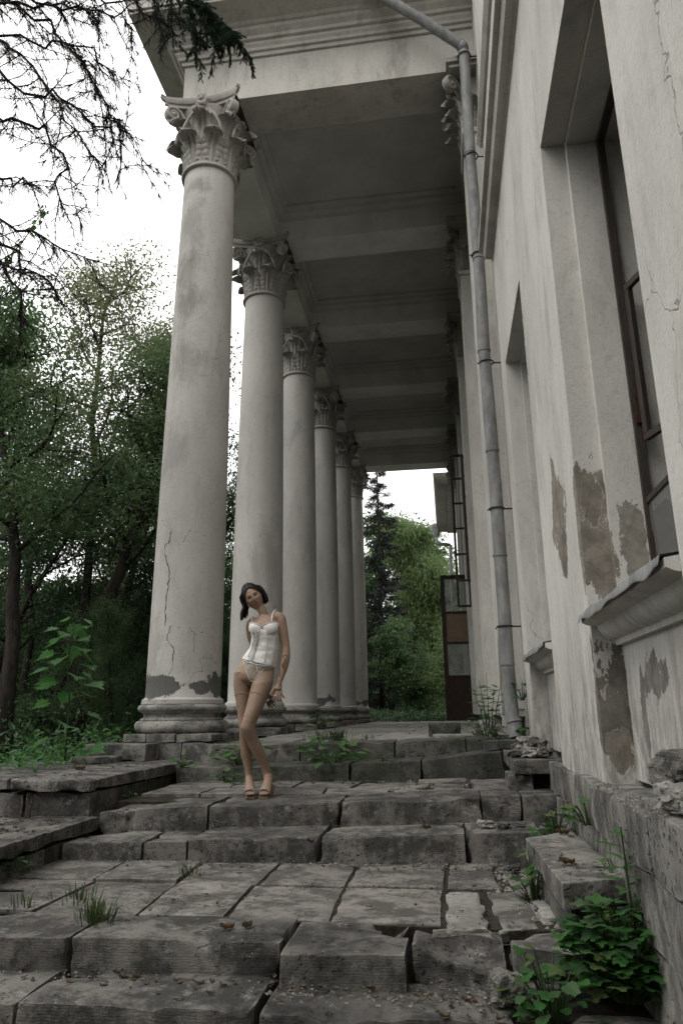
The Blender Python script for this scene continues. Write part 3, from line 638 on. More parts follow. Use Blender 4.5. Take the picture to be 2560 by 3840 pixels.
# foundation stones under the ledge and along the wall
fy = [0.9, 1.62, 2.30, 2.95, 3.60]
fnd = [(-.33, -.55), (-.555, -.80), (-.805, -1.15)]
for r, (zt, zb) in enumerate(fnd):
    yy = 1.2+.21*r
    while yy < 6.9:
        L = R_.uniform(.42, .8); y1 = min(yy+L, 6.95)
        xo = .655+.012*r+R_.uniform(-.012, .012) if yy < 3.6 else .700+R_.uniform(-.014, .01)
        xo2 = .722
        V = stone(xo, .78 if yy >= 3.6 else .86, cf(yy+.004), cf(y1-.004), zc(zt if yy < 3.6 or r else zt-.02), zb, int(yy*71)+r, .02, rough=.012)
        part(V, 'foundation_stone', M['found'], True)
        yy = y1
# interior: plain room seen through the openings
m = MB().box(4.2, 4.3, -3, 25, -1.5, ZT).box(1.75, 4.3, -3, 25, ZT-.1, ZT).box(1.75, 4.3, -3, 25, -.6, -.5)
m.box(1.7, 4.3, 4.3, 4.4, -.5, 6).box(1.7, 4.3, 6.9, 7.0, -.5, ZT).box(1.7, 4.3, 1.0, 1.1, -.5, 6).box(1.7, 4.3, 1, 7, 3.9, 4.0)
part(m, 'interior_wall', M['inner'])
def frame(mb, c0, ux, w, h, t=.05, d=.05):
    """rectangular frame: corner c0, horizontal unit ux, width, height"""
    c0 = np.array(c0, float); ux = np.array(ux, float); uz = np.array([0, 0, 1.]); un = np.cross(ux, uz)*d/2
    def bar(a, bq, dirn, th):
        a = np.array(a, float); bq = np.array(bq, float); s = np.cross(np.cross(ux, uz), dirn)*th/2
        mb.hexa([a-s-un, bq-s-un, bq-s+un, a-s+un, a+s-un, bq+s-un, bq+s+un, a+s+un])
    bar(c0+uz*t/2, c0+ux*w+uz*t/2, ux, t); bar(c0+uz*(h-t/2), c0+ux*w+uz*(h-t/2), ux, t)
    bar(c0+ux*t/2+uz*t, c0+ux*t/2+uz*(h-t), uz, t); bar(c0+ux*(w-t/2)+uz*t, c0+ux*(w-t/2)+uz*(h-t), uz, t); return mb, bar
def window(a, bq, z0, z1, x, broken):
    m = MB(); mm, bar = frame(m, (x, bq, z0), (0, -1, 0), bq-a, z1-z0, .034, .04)
    w = part(m, 'window', M['wood'])
    h = z1-z0; y0 = bq-.034; y1 = a+.034; zq = z0+h*.2
    MB().box(x-.014, x+.014, y1, y0, zq-.014, zq+.014).build('mullion', M['wood'], w)
    for (p, q, r, s) in [(y1, y0, z0+.034, zq-.014)]+([] if broken else [(y1, y0, zq+.014, z1-.034)]):
        MB().box(x-.004, x+.0, p, q, r, s).build('pane', M['glass'], w)
    return w
window(W1[0]+.05, W1[1]-.05, .46, ZH-.05, 1.06, True); window(W2[0]+.05, W2[1]-.05, .46, ZH-.05, 1.06, False)
# an opened sash hanging loose in the near window
hy, hx = 3.60, 1.08; ang = math.radians(62)
m = MB(); frame(m, (hx, hy, 1.34), (math.cos(ang)*.6, -math.sin(ang), 0), .52, .92, .04, .03)
sash = part(m, 'window_sash', M['wood'])
MB().box(1.05, 1.075, 3.61, 3.625, 1.45, 1.62).build('hinge', M['rust'], sash); MB().box(1.045, 1.06, 3.61, 3.625, .62, .86).build('hinge', M['rust'], sash)
# ---- portico back wall
bays = [CY0+CSP*(q+.5) for q in range(5)]
m = MB(); z1 = 6.4; prev = YE
edges = [(bays[q]-.62, bays[q]+.62) for q in range(5)]
for a, bq in edges: m.box(.76, 1.75, prev, a, -1.5, ZT); m.box(.76, 1.75, a, bq, z1, ZT); prev = bq
m.box(.76, 1.75, prev, 23.9, -1.5, ZT); part(m, 'portico_wall', M['wall'])
for q, (a, bq) in enumerate(edges):
    m = MB().box(.93, 1.7, a, a+.06, -.3, z1).box(.93, 1.7, bq-.06, bq, -.3, z1).box(.93, 1.7, a+.06, bq-.06, z1-.06, z1)
    part(m, 'window_surround', M['trim'])
    m = MB(); mm, bar = frame(m, (1.1, bq-.06, -.28), (0, -1, 0), bq-a-.12, z1+.2, .07, .07); w = part(m, 'window', M['wood'])
    f = MB()
    for zq in (.75, 1.8, 2.9, 4.0, 5.1): f.box(1.08, 1.12, a+.13, bq-.13, zq-.03, zq+.03)
    f.box(1.08, 1.12, (a+bq)/2-.03, (a+bq)/2+.03, -.2, 6.25); f.build('mullion', M['wood'], w)
    MB().box(1.098, 1.102, a+.13, bq-.13, .78, 6.25).build('pane', M['glass'], w)
    # raised frame round each tall opening
    m = MB().box(.715, .765, a-.20, a-.04, -.2, z1+.16).box(.715, .765, bq+.04, bq+.20, -.2, z1+.16).box(.715, .765, a-.04, bq+.04, z1+.02, z1+.16)
    part(m, 'window_moulding', M['trim'])
# pilasters
PX = .56
for q in range(6):
    y = CY0+CSP*q
    m = MB().box(PX, .77, y-.345, y+.345, -.05, ZN-.02).box(PX-.03, .77, y-.375, y+.375, ZN-.02, ZN+.05)
    p = part(m, 'pilaster', M['column' if q > 9 else 'wall'])
    m = MB().sweep([(.77, y+.36), (PX, y+.36), (PX, y-.36), (.77, y-.36)][::-1], [(0, -.30), (.10, -.30), (.10, -.18), (.13, -.16), (.13, -.10), (.09, -.07), (.05, -.05), (.05, .0), (.02, .02), (0, .02)])
    m.build('pilaster_base', M['base'], p, smooth=True, sharp=35)
    cap = MB().box(PX+.01, .77, y-.335, y+.335, ZN+.05, ZA-.13).box(PX-.15, .77, y-.50, y+.50, ZA-.125, ZA-.07).box(PX-.19, .77, y-.54, y+.54, ZA-.07, ZA).build('pilaster_capital', M['capital'], p)
    a = PI/2
    def lp(o, dx, dy, z, ang, sc=(1, 1, 1)): copy_part(o, p, (PX+dx, y+dy, ZN+z), (0, 0, ang), sc)
    for dy in (-.24, 0, .24): lp(LEAF_LO, .0, dy, .05, a, (.8, .8, 1))
    for dy in (-.13, .13): lp(LEAF_HI, .0, dy, .05, a, (.8, .8, 1))
    for sgn in (-1, 1):
        copy_part(VOL, p, (PX+.28, y+sgn*(-.08), ZN), (0, 0, a-sgn*PI/4), (1, 1, 1))
        copy_part(LEAF_LO, p, (PX+.1, y+sgn*.34, ZN+.05), (0, 0, 0 if sgn > 0 else PI), (.7, .8, 1))
    copy_part(ROS, p, (PX-.13, y, ZA-.07), (0, 0, a))
# ---- entablature, beams, ceiling
YF, YB, XL, XI = CY0-.33, CY0+CSP*5+.33, CX-.33, -2.645
part(MB().box(XL, XI, YF+.65, YB-.65, ZA, 8.96), 'architrave', M['soffit'])
part(MB().box(XL, .758, YF, YF+.65, ZA, 8.96), 'architrave', M['trim'])
part(MB().box(XL, .758, YB-.65, YB, ZA, 8.96), 'architrave', M['soffit'])
for q in range(1, 5):
    y = CY0+CSP*q; part(MB().box(XI, .758, y-.315, y+.315, ZA, 8.90), 'ceiling_beam', M['soffit'])
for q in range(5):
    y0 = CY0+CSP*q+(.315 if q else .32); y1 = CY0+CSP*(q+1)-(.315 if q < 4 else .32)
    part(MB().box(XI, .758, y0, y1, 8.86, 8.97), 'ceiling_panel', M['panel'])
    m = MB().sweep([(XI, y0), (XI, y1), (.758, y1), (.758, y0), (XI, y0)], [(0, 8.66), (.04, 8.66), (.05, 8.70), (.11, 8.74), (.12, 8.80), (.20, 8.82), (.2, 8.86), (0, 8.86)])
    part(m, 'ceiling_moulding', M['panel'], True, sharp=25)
cp = [(0, 8.93), (.035, 8.93), (.04, 8.985), (.075, 8.99), (.085, 9.03), (.115, 9.06), (.12, 9.10), (.16, 9.105), (.17, 9.15), (.235, 9.19), (.245, 9.235), (.28, 9.24), (.30, 9.285), (.36, 9.30), (.60, 9.315), (.60, 9.36), (.63, 9.36), (.63, 9.52), (.70, 9.56), (.70, 9.60), (0, 9.62)]
part(MB().sweep([(XL, YB+.3), (XL, YF), (.758, YF)], cp), 'cornice', M['trim'], True, sharp=25)
part(MB().box(XL, 6, YF, YB, 8.98, 9.60), 'roof', M['soffit'])
# ---- far wing: eaves band carried on past the portico
m = MB().sweep([(.74, 31), (.74, 24.0)], [(0, 7.7), (.42, 7.7), (.44, 7.75), (.80, 7.78), (.80, 7.95), (.88, 8.0), (.9, 8.2), (0, 8.2)])
part(m, 'eaves', M['trim'], True, sharp=25)
part(MB().box(.74, 6, 23.95, 31, -1.0, 7.7), 'rear_wall', M['wall'])
# ---- tall glazed door leaf standing open at right angles to the wall
dy_ = 18.1; x0, x1 = -.06, .77; z0, z1 = -.2, 3.38
m = MB(); frame(m, (x0, dy_, z0), (1, 0, 0), x1-x0, z1-z0, .10, .06)
door = part(m, 'door', M['redwood'])
f = MB()
for zq in (2.42, 1.66, .84): MB().box(x0+.1, x1-.1, dy_-.03, dy_+.03, zq-.025, zq+.025).build('rail', M['redwood'], door)
MB().box(x0+.1, x1-.1, dy_-.004, dy_+.004, 2.445, 3.28).build('pane', M['glass'], door)
MB().box(x0+.1, x1-.1, dy_-.01, dy_+.01, 1.685, 2.395).build('panel', M['board'], door)
MB().box(x0+.1, x1-.1, dy_-.004, dy_+.004, .865, 1.635).build('pane', M['glass'], door)
MB().box(x0+.1, x1-.1, dy_-.015, dy_+.015, -.1, .815).build('panel', M['redwood'], door)
# tall upper casement left open over the next bay, and a narrow one beyond it
for (yy, xa, xb, za, zb) in ((15.6, .30, .62, 2.2, 5.75), (14.2, .50, .74, 2.5, 5.2)):
    m = MB(); frame(m, (xa, yy, za), (1, .12, 0), xb-xa, zb-za, .05, .05); s = part(m, 'casement', M['wood'])
    for k in range(1, 6): MB().box(xa+.05, xb-.05, yy-.02+.01, yy+.02+.01, za+(zb-za)*k/6-.02, za+(zb-za)*k/6+.02).build('glazing_bar', M['wood'], s)

# ================================================================== DRAINPIPES
dp = thing('drainpipe', 'weathered zinc drainpipe running down the corner of the wing beside the portico', 'drainpipe', (.6, 7.3, -.25))
def P3(px, py, y): return tuple(at_y(px, py, y))
pts = [(.60, 7.28, 8.22), (.585, 7.28, 6.6), (.60, 7.28, 5.1), (.585, 7.28, 3.9), (.60, 7.28, 2.7), (.60, 7.28, 1.55), (.595, 7.28, .45), (.60, 7.28, .05)]
for q in range(len(pts)-1):
    a, bq = np.array(pts[q]), np.array(pts[q+1]); m = MB().tube([a, a*.5+bq*.5+(.003, 0, 0), bq], [.066, .067, .069], 18)
    rel(m.build('pipe_section', M['pipe'], smooth=True, sharp=40), dp)
    if q: rel(MB().tube([a+(0, 0, .012), a-(0, 0, .012)], [.074, .074], 18).build('collar', M['pipe'], smooth=True, sharp=40), dp)
m = MB().tube([(.60, 7.28, .05), (.605, 7.26, -.06), (.63, 7.22, -.24)], [.07, .071, .071], 18); rel(m.build('spout', M['pipe'], smooth=True, sharp=40), dp)
rel(MB().tube([(.612, 7.245, -.085), (.616, 7.24, -.105)], [.077, .077], 18).build('collar', M['pipe'], smooth=True, sharp=40), dp)
rel(MB().tube([(.60, 7.28, 8.20), (.595, 7.278, 8.27), (.56, 7.27, 8.30)], [.07, .072, .07], 16).build('elbow', M['pipe'], smooth=True), dp)
rel(MB().tube([(.58, 7.275, 8.30), (.1, 7.2, 8.72), (-.62, 7.1, 9.30)], .066, 16).build('pipe_section', M['pipe'], smooth=True, sharp=40), dp)
for z in (8.12, 6.55, 5.15, 3.75, 2.05, .82):
    m = MB().tube([(.60+.078*math.cos(a), 7.28+.078*math.sin(a), z) for a in np.linspace(0, 2*PI, 18)], .008, 6)
    m.tube([(.67, 7.29, z), (.78, 7.30, z)], .008, 6).tube([(.53, 7.25, z), (.50, 7.23, z-.03)], .006, 5); rel(m.build('bracket', M['iron'], smooth=True), dp)
d2 = thing('drainpipe', 'short grey drainpipe with a hopper under the far eaves beyond the portico', 'drainpipe', (.2, 30.4, 3))
h = at_y(1400+.3189*740, 1650+.3189*1060, 30.6); e1 = at_y(1400+.3189*905, 1650+.3189*1235, 30.6); e2 = at_y(1400+.3189*912, 1650+.3189*1640, 30.6)
rel(MB().lathe([(.06, -.35), (.09, -.3), (.24, .1), (.24, .25), (.2, .25)], h, 14).build('hopper', M['pipe'], smooth=True, sharp=40), d2)
rel(MB().tube([h-(0, 0, .3), h-(0, 0, .6), e1], .075, 12).build('pipe_section', M['pipe'], smooth=True), d2)
rel(MB().tube([e1, e1*.95+e2*.05, e2, e2-(0, 0, 3.2)], .075, 12).build('pipe_section', M['pipe'], smooth=True), d2)

# ================================================================== LOOSE STONES
def lump(name, label, cat, c, size, seed, mat, rz=0, n=(9, 9, 7), amp=.3, group=None):
    m = stone(-.5, .5, cf(-.5), cf(.5), zc(.5), -.5, seed, 0, e=.08, rough=0); V = m.v[0]
    r = np.linalg.norm(V, axis=1, keepdims=True); k = .55+.45*(np.abs(V).max(1, keepdims=True)/r); V = V*k
    V = V*(1+amp*fbm(V*2+seed, 1.6, seed)[:, None])+.05*amp*np.stack([fbm(V+seed, 6, seed+q) for q in range(3)], -1)*3
    V = V*np.array(size); cz, sz = math.cos(rz), math.sin(rz)
    V = np.stack([V[:, 0]*cz-V[:, 1]*sz, V[:, 0]*sz+V[:, 1]*cz, V[:, 2]], -1); V[:, 2] -= V[:, 2].min(); m.v[0] = V
    o = m.build(name, mat); o.location = c; return tag(o, label, cat, group)
def block(name, label, quad, z, th, seed, mat, chip=.02, tilt=(0, 0), group='loose stone blocks'):
    o = slab(quad, z, th, seed, mat, chip, tilt, name); o.parent = None; return tag(o, label, 'stone block', group)
block('stone_block', 'squared kerb block lying on the terrace edge, left of the drainpipe', [(-.24, 8.3), (.13, 8.35), (.13, 8.6), (-.24, 8.6)], -.118, .15, 501, M['mossy_shade'])
block('stone_slab', 'flat grey slab stacked against the wall, with rubble heaped on it', [(.44, 5.48), (.80, 5.55), (.80, 6.95), (.47, 6.95)], -.335, .10, 502, M['step'], .03)
block('stone_block', 'rough upright block propping the stacked slab beside the wall', [(.40, 5.5), (.58, 5.52), (.58, 5.95), (.40, 5.95)], -.44, .13, 503, M['step'], .05)
block('stone_block', 'dark block in the hollow under the stacked slab, against the wall', [(.62, 5.75), (.73, 5.75), (.73, 6.6), (.6, 6.6)], -.445, .12, 504, M['mossy_shade'], .05)
block('stone_slab', 'long thin slab in front of the drainpipe foot', [(.30, 6.98), (.74, 7.02), (.74, 7.2), (.32, 7.2)], -.255, .075, 505, M['mossy_shade'], .03, (.02, 0))
block('stone_slab', 'big coping slab at lower right between the landing and the wall', [(.408, 3.163), (.715, 3.31), (.655, 4.47), (.37, 4.22)], -.652, .10, 506, M['tread'], .025)
block('stone_block', 'broad block under the big coping slab at lower right', [(.44, 3.22), (.70, 3.34), (.65, 4.3), (.42, 4.1)], -.755, .2, 507, M['step'], .02)
RL = ['long flat dark shard at the left front of the rubble heap', 'pale fragment at the front middle of the rubble heap', 'dark lump piled on the right of the rubble heap', 'flat dark shard in the middle of the rubble heap', 'pale lump topping the rubble heap', 'small dark piece at the back left of the rubble heap', 'thin dark piece at the wall end of the rubble heap']
for q, (x, y, sx, sy, sz, rz) in enumerate([(.50, 5.75, .16, .1, .05, .3), (.60, 5.7, .14, .12, .07, 1.), (.66, 5.85, .12, .14, .08, .2), (.56, 5.95, .18, .1, .06, 2), (.63, 6.15, .16, .12, .09, .6), (.54, 6.2, .1, .1, .07, 1.4), (.69, 5.66, .07, .12, .06, .4)]):
    lump('rubble_stone', RL[q], 'rubble', (x, y, -.337+.03*(q in (2, 4))), (sx, sy, sz), 520+q, M['pale' if q in (1, 4) else 'step'], rz, amp=.6, group='rubble heaped on the stacked slab')
lump('ledge_rock', 'large angular grey rock on the ledge under the near window', 'rock', (.80, 2.72, -.318), (.15, .26, .17), 530, M['step'], .3, amp=.5)
lump('ledge_rock', 'dark slab-like rock behind the big rock on the ledge', 'rock', (.83, 2.54, -.318), (.1, .22, .15), 531, M['base'], -.2, amp=.5)
lump('ledge_rock', 'small pale rounded rock at the lip of the ledge', 'rock', (.715, 2.56, -.318), (.1, .13, .085), 532, M['pale'], .5, amp=.4)
lump('ledge_rock', 'small broken rock at the right picture edge on the ledge', 'rock', (.735, 2.42, -.318), (.08, .1, .08), 533, M['pale'], .9, amp=.5)
lump('rubble_stone', 'fist-sized stone wedged below the broken step stone', 'rubble', (.16, 3.02, -1.03), (.11, .1, .1), 540, M['step'], .4, amp=.5)
for q, (x, y, s, l) in enumerate([(.20, 5.0, .1, 'flat chip of stone on the second step near the wall'), (.31, 4.96, .09, 'lone chip of stone right of the flat chip on the second step'), (.42, 5.02, .06, 'smallest chip of stone nearest the wall on the second step'), (.12, 4.66, .06, 'pale chip lying before the second riser on the landing'), (.33, 4.63, .08, 'chip of stone among the debris right of the landing slabs')]):
    lump('stone_chip', l, 'rubble', (x, y, -.716 if y > 4.8 else -.90), (s, s*.7, s*.35), 550+q, M['pale' if q in (0, 3) else 'step'], q, amp=.5)
# pilaster base rubble left of the pipe
for q, (x, y, z, s, l) in enumerate([(.36, 7.95, -.30, .22, 'large lump of crumbled pilaster base left of the drainpipe'), (.33, 7.75, -.29, .14, 'middling lump before the crumbled pilaster base'), (.42, 7.7, -.28, .12, 'small lump nearest the drainpipe foot')]):
    lump('rubble_stone', l, 'rubble', (x, y, z), (s, s, s*.8), 560+q, M['pale'], q, amp=.5)
# gravel and grit in the gaps
m = MB()
def grit(n, x0, x1, y0, y1, zf, smin, smax):
    for q in range(n):
        x = R_.uniform(x0, x1); y = R_.uniform(y0, y1); s = R_.uniform(smin, smax); z = zf(x, y)
        V = np.array([(-1, -.7, -.3), (1, -.8, -.3), (.8, 1, -.3), (-.9, .8, -.3), (.1, 0, .6), (-.3, .2, .5)])*s*rng.uniform(.6, 1.2, (6, 3)); a = R_.uniform(0, 6.3)
        V = np.stack([V[:, 0]*math.cos(a)-V[:, 1]*math.sin(a), V[:, 0]*math.sin(a)+V[:, 1]*math.cos(a), V[:, 2]], -1)+(x, y, z+s*.25)
        m.add(V, np.array([(0, 1, 4), (1, 2, 4), (2, 5, 4), (2, 3, 5), (3, 0, 5), (0, 4, 5)]))
grit(260, .2, .5, 3.5, 4.9, lambda x, y: -.915, .006, .022); grit(160, -.2, .72, 5.02, 5.24, lambda x, y: -.74+.02*x, .004, .012)
grit(120, -.5, .4, 5.8, 6.7, lambda x, y: -.60, .005, .016); grit(260, -2.4, .3, 3.0, 3.12, lambda x, y: -1.03, .003, .010)
grit(200, -2.4, .3, 4.64, 4.8, lambda x, y: -.893, .003, .010); grit(160, -2.5, .4, 6.7, 6.84, lambda x, y: -.60, .004, .012); grit(120, .6, .72, 2.5, 3.6, lambda x, y: -.325, .004, .012)
grit(220, -2.3, .1, 2.9, 3.15, lambda x, y: -1.012, .003, .009); grit(200, -2.5, .4, 3.5, 4.7, lambda x, y: -.893, .002, .006)
m.build('gravel', M['grit'], kind='stuff')
for o in (LEAF_LO, LEAF_HI, VOL, HEL, ROS, ABA, BELL, SHAFT): bpy.data.objects.remove(o)

# ================================================================== VEGETATION
def leaf_cards(m, C, size, droop=.3, aspect=.55, seed=0, mi=None, fold=.25):
    """one folded rhombic leaf of two triangles at each point of C"""
    r = np.random.default_rng(seed); n = len(C); C = np.asarray(C, float)
    a = r.uniform(0, 2*PI, n); el = r.normal(-droop, .55, n)
    D = np.stack([np.cos(a)*np.cos(el), np.sin(a)*np.cos(el), np.sin(el)], -1)
    up = np.stack([r.normal(0, .5, n), r.normal(0, .5, n), np.ones(n)], -1)
    Sd = np.cross(D, up); Sd /= np.linalg.norm(Sd, axis=1, keepdims=True)+1e-9; U = np.cross(Sd, D)
    L = size*r.uniform(.55, 1.25, n)[:, None]; W = L*aspect/2
    b = C; tip = C+D*L; mid = C+D*L*.45
    V = np.stack([b, mid+Sd*W+U*W*fold, tip, mid-Sd*W+U*W*fold], 1).reshape(-1, 3)
    k = np.arange(n)*4
    F = np.concatenate([np.stack([k, k+1, k+2], -1), np.stack([k, k+2, k+3], -1)])
    return m.add(V, F, mi or 0)
def limb(p0, d, L, n, r, wob=.12, lift=.05):
    P = [np.array(p0, float)]; d = np.array(d, float); d /= np.linalg.norm(d)
    for q in range(n):
        d = d+r.normal(0, wob, 3)+(0, 0, lift); d /= np.linalg.norm(d); P.append(P[-1]+d*L/n)
    return np.array(P)
def broadleaf(seed, H, spread, nleaf, lsize, trunk=None, crown0=.25, r0=.16, aspect=.5, droop=.35, sig=.34, dens=None):
    """returns trunk+limb mesh and leaf mesh around the origin"""
    r = np.random.default_rng(seed); T = MB(); Lm = MB(); tips = []
    P = np.array(trunk, float) if trunk is not None else limb((0, 0, -.3), (r.normal(0, .1), r.normal(0, .1), 1), H*.95, 9, r, .09, .02)
    if trunk is not None:
        P = np.array([np.array([np.interp(t, np.linspace(0, 1, len(P)), P[:, c]) for c in range(3)]) for t in np.linspace(0, 1, 12)]); P[1:-1] += r.normal(0, .06, (len(P)-2, 3))
    T.tube(P, np.linspace(r0, r0*.18, len(P)), 8)
    nb = 15
    for q in range(nb):
        t = crown0+(1-crown0)*(q+.5)/nb; k = min(int(t*(len(P)-1)), len(P)-2); o = P[k]+(P[k+1]-P[k])*(t*(len(P)-1)-k)
        a = q*2.4+r.uniform(-.5, .5); L = spread*(1.05-.6*abs(t-.45))*r.uniform(.75, 1.15)*(1.15-t*.55)
        B = limb(o, (math.cos(a), math.sin(a), r.uniform(.25, .9)), L, 6, r, .16, .05)
        T.tube(B, np.linspace(r0*.42*(1.1-t*.7), .012, len(B)), 5); tips += list(B[2:])
        for s in range(4):
            i = r.integers(1, 6); a2 = r.uniform(0, 6.3)
            B2 = limb(B[i], (math.cos(a2), math.sin(a2), r.uniform(-.1, .7)), L*.45, 4, r, .2, .03)
            T.tube(B2, np.linspace(.022, .006, len(B2)), 4); tips += list(B2[1:])
            for s3 in range(2):
                a3 = r.uniform(0, 6.3); B3 = limb(B2[r.integers(1, 4)], (math.cos(a3), math.sin(a3), r.uniform(-.3, .5)), L*.25, 3, r, .2, 0); T.tube(B3, .005, 3, cap=False); tips += list(B3[1:])
    tips = np.array(tips); c = tips[r.integers(0, len(tips), nleaf)]+r.normal(0, sig, (nleaf, 3))*(1, 1, .7)
    keep = fbm(c+seed, .8, seed, 2) > -.22; c = c[keep]
    leaf_cards(Lm, c, lsize, droop, aspect, seed+1)
    return T, Lm
def tree(name, label, loc, T, Lm, lm, group=None, rz=0, sc=1., bark='bark'):
    t = thing(name, label, 'tree', loc, group, rz); t.scale = (sc,)*3
    a = T.build('trunk', M[bark], t, smooth=True) if isinstance(T, MB) else copy_part(T, t)
    bq = Lm.build('crown', M[lm], t) if isinstance(Lm, MB) else copy_part(Lm, t)
    if not isinstance(Lm, MB) and bq.data.materials[0] != M[lm]:
        bq.material_slots[0].link = 'OBJECT'; bq.material_slots[0].material = M[lm]
    return t, a, bq
def trunk_px(pts, y0, y1=None, zg=-.9):
    ys = np.linspace(y0, y1 or y0, len(pts)); P = np.array([at_y(px, py, y) for (px, py), y in zip(pts, ys)])
    base = P[0].copy(); base[2] = zg; return base, P-base
# four trees whose trunks can be followed in the photo
def photo_tree(label, pts, y0, y1, seed, nleaf, lsize, lm, spread, r0, crown0=.35, **kw):
    base, P = trunk_px(pts, y0, y1); P = np.vstack([P[0]*0+(P[0]-P[1])*.0+(P[0][0]-(P[1][0]-P[0][0])*.3, P[0][1], 0), P])
    T, Lm = broadleaf(seed, P[-1][2], spread, nleaf, lsize, P, crown0, r0, **kw)
    return tree('tree', label, tuple(base), T, Lm, lm, 'trees of the wood left of the portico')
photo_tree('leaning dark tree whose bare trunk slants up to the right, left of the first column', [(330, 2400), (440, 2180), (500, 1990), (570, 1760), (640, 1540), (700, 1350)], 13, 14.5, 1, 22000, .10, 'leaf', 2.7, .17)
photo_tree('tree with a forked dark trunk rising left of the leaning tree', [(300, 2500), (330, 2150), (360, 1800), (345, 1560), (385, 1280), (440, 1050)], 14.5, 15, 2, 22000, .10, 'leaf_pale', 2.9, .14)
photo_tree('slanting thin tree close behind the foremost column', [(430, 2230), (500, 2050), (560, 1800), (610, 1500), (640, 1250)], 17, 17.5, 3, 19000, .10, 'leaf_pale', 2.7, .13)
photo_tree('straight dark trunk at the left edge of the picture', [(60, 2350), (50, 2050), (30, 1750), (-10, 1400), (-30, 1150)], 11, 11, 4, 22000, .105, 'leaf', 2.6, .14)
photo_tree('second straight trunk from the left, thinner, in the dark wood', [(120, 2300), (95, 2050), (75, 1800), (60, 1500), (80, 1250)], 15.5, 16, 5, 20000, .105, 'leaf', 2.8, .1)
# stock trees, copied through the wood
stock = []
for q in range(3):
    T, Lm = broadleaf(30+q, 11.5+q, 3.1, 26000, .135, None, .12, .17, sig=.42)
    stock.append((T.build('trunk', M['bark'], smooth=True), Lm.build('crown', M['leaf'])))
wood = [(-7.6, 17.8, .72, 'leaf', 'rounded mid-green tree just left of the foremost column, half-way up'), (-14.5, 15.5, .85, 'leaf', 'leafy tree behind the straight trunk at the left picture edge'), (-9.5, 19.5, .95, 'leaf_pale', 'pale-leaved thin-topped tree reaching highest beside the foremost column'), (-12.2, 17, .9, 'leaf', 'broad green tree filling the wood at the left picture edge'),
        (-6.6, 21.5, .78, 'leaf', 'small tree seen in the gap between first and second column'), (-5.6, 27, .8, 'leaf_dark', 'dark tree in the gap between second and third column'),
        (-14.5, 23, 1.1, 'leaf_pale', None), (-10.8, 26, 1.0, 'leaf', None), (-17.5, 20, 1.1, 'leaf', None), (-8.4, 32, 1.05, 'leaf_dark', None), (-6.0, 36, 1., 'leaf_dark', None), (-13, 34, 1.2, 'leaf', None),
        (-20, 29, 1.2, 'leaf_dark', None), (-17.5, 38, 1.2, 'leaf', None), (-24, 24, 1.1, 'leaf', None), (-9.5, 13.5, .62, 'leaf_dark', 'low dark tree in front of the leaning trunk at left'), (-6.9, 15, .5, 'leaf_dark', 'low bushy tree right behind the foremost column')]
for q, (x, y, s, lm, lab) in enumerate(wood):
    a, bq = stock[q % 3]
    tree('tree', lab or 'leafy green tree standing deep in the wood behind the columns', (x, y, -.9), a, bq, lm, 'trees of the wood left of the portico' if lab else 'trees deep in the wood', q*1.7, s)
for q, (x, y, sc_, lm, lab) in enumerate([(-7.6, 12.5, .30, 'leaf', 'low leafy bush under the leaning tree at left'), (-9.3, 15.5, .36, 'leaf_dark', 'dark bush between the straight trunks at left'), (-5.9, 12.6, .26, 'leaf', 'low bush close left of the foremost column base'), (-11.5, 14, .38, 'leaf', 'bush at the left picture edge behind the sapling'), (-5.2, 17.5, .3, 'leaf_dark', 'low bush seen between first and second column bases')]):
    a, bq = stock[q % 3]; tree('bush', lab, (x, y, -.9-1.2*sc_), a, bq, lm, 'bushes under the trees at left', q*1.3, sc_)
# far side beyond the portico: pale willow, dark oak, lime bushes
T, Lm = broadleaf(50, 13.5, 4.0, 46000, .24, None, .1, .2, aspect=.34, droop=.8, sig=.55)
tree('tree', 'light green drooping tree beyond the portico, beside the far drainpipe', (-1.2, 46, -.9), T, Lm, 'leaf_lime')
T, Lm = broadleaf(77, 12, 3.4, 42000, .26, None, .06, .17, sig=.55); far_a, far_b = T.build('trunk', M['bark'], smooth=True), Lm.build('crown', M['leaf'])
for q, (x, y, s, lm, lab) in enumerate([(-3.8, 58, 1.42, 'leaf_dark', 'tall dark tree showing above the light green tree at the end'), (-3.0, 44, .8, 'leaf_lime', 'light green bushy tree left of the drooping tree at the end'),
        (1.8, 52, 1.15, 'leaf_lime', 'yellow-green tree behind the far drainpipe'), (-6.5, 48, 1.0, 'leaf', 'mid-green tree behind the far dark spruce'), (.2, 36, .55, 'leaf_lime', 'low green bush seen left of the open glazed door'), (-1.4, 37, .5, 'leaf', 'dark low bush at the end of the terrace')]):
    tree('tree', lab, (x, y, -.9), far_a, far_b, lm, 'trees beyond the portico', q*2.1, s)
for a, bq in stock+[(far_a, far_b)]: bpy.data.objects.remove(a); bpy.data.objects.remove(bq)
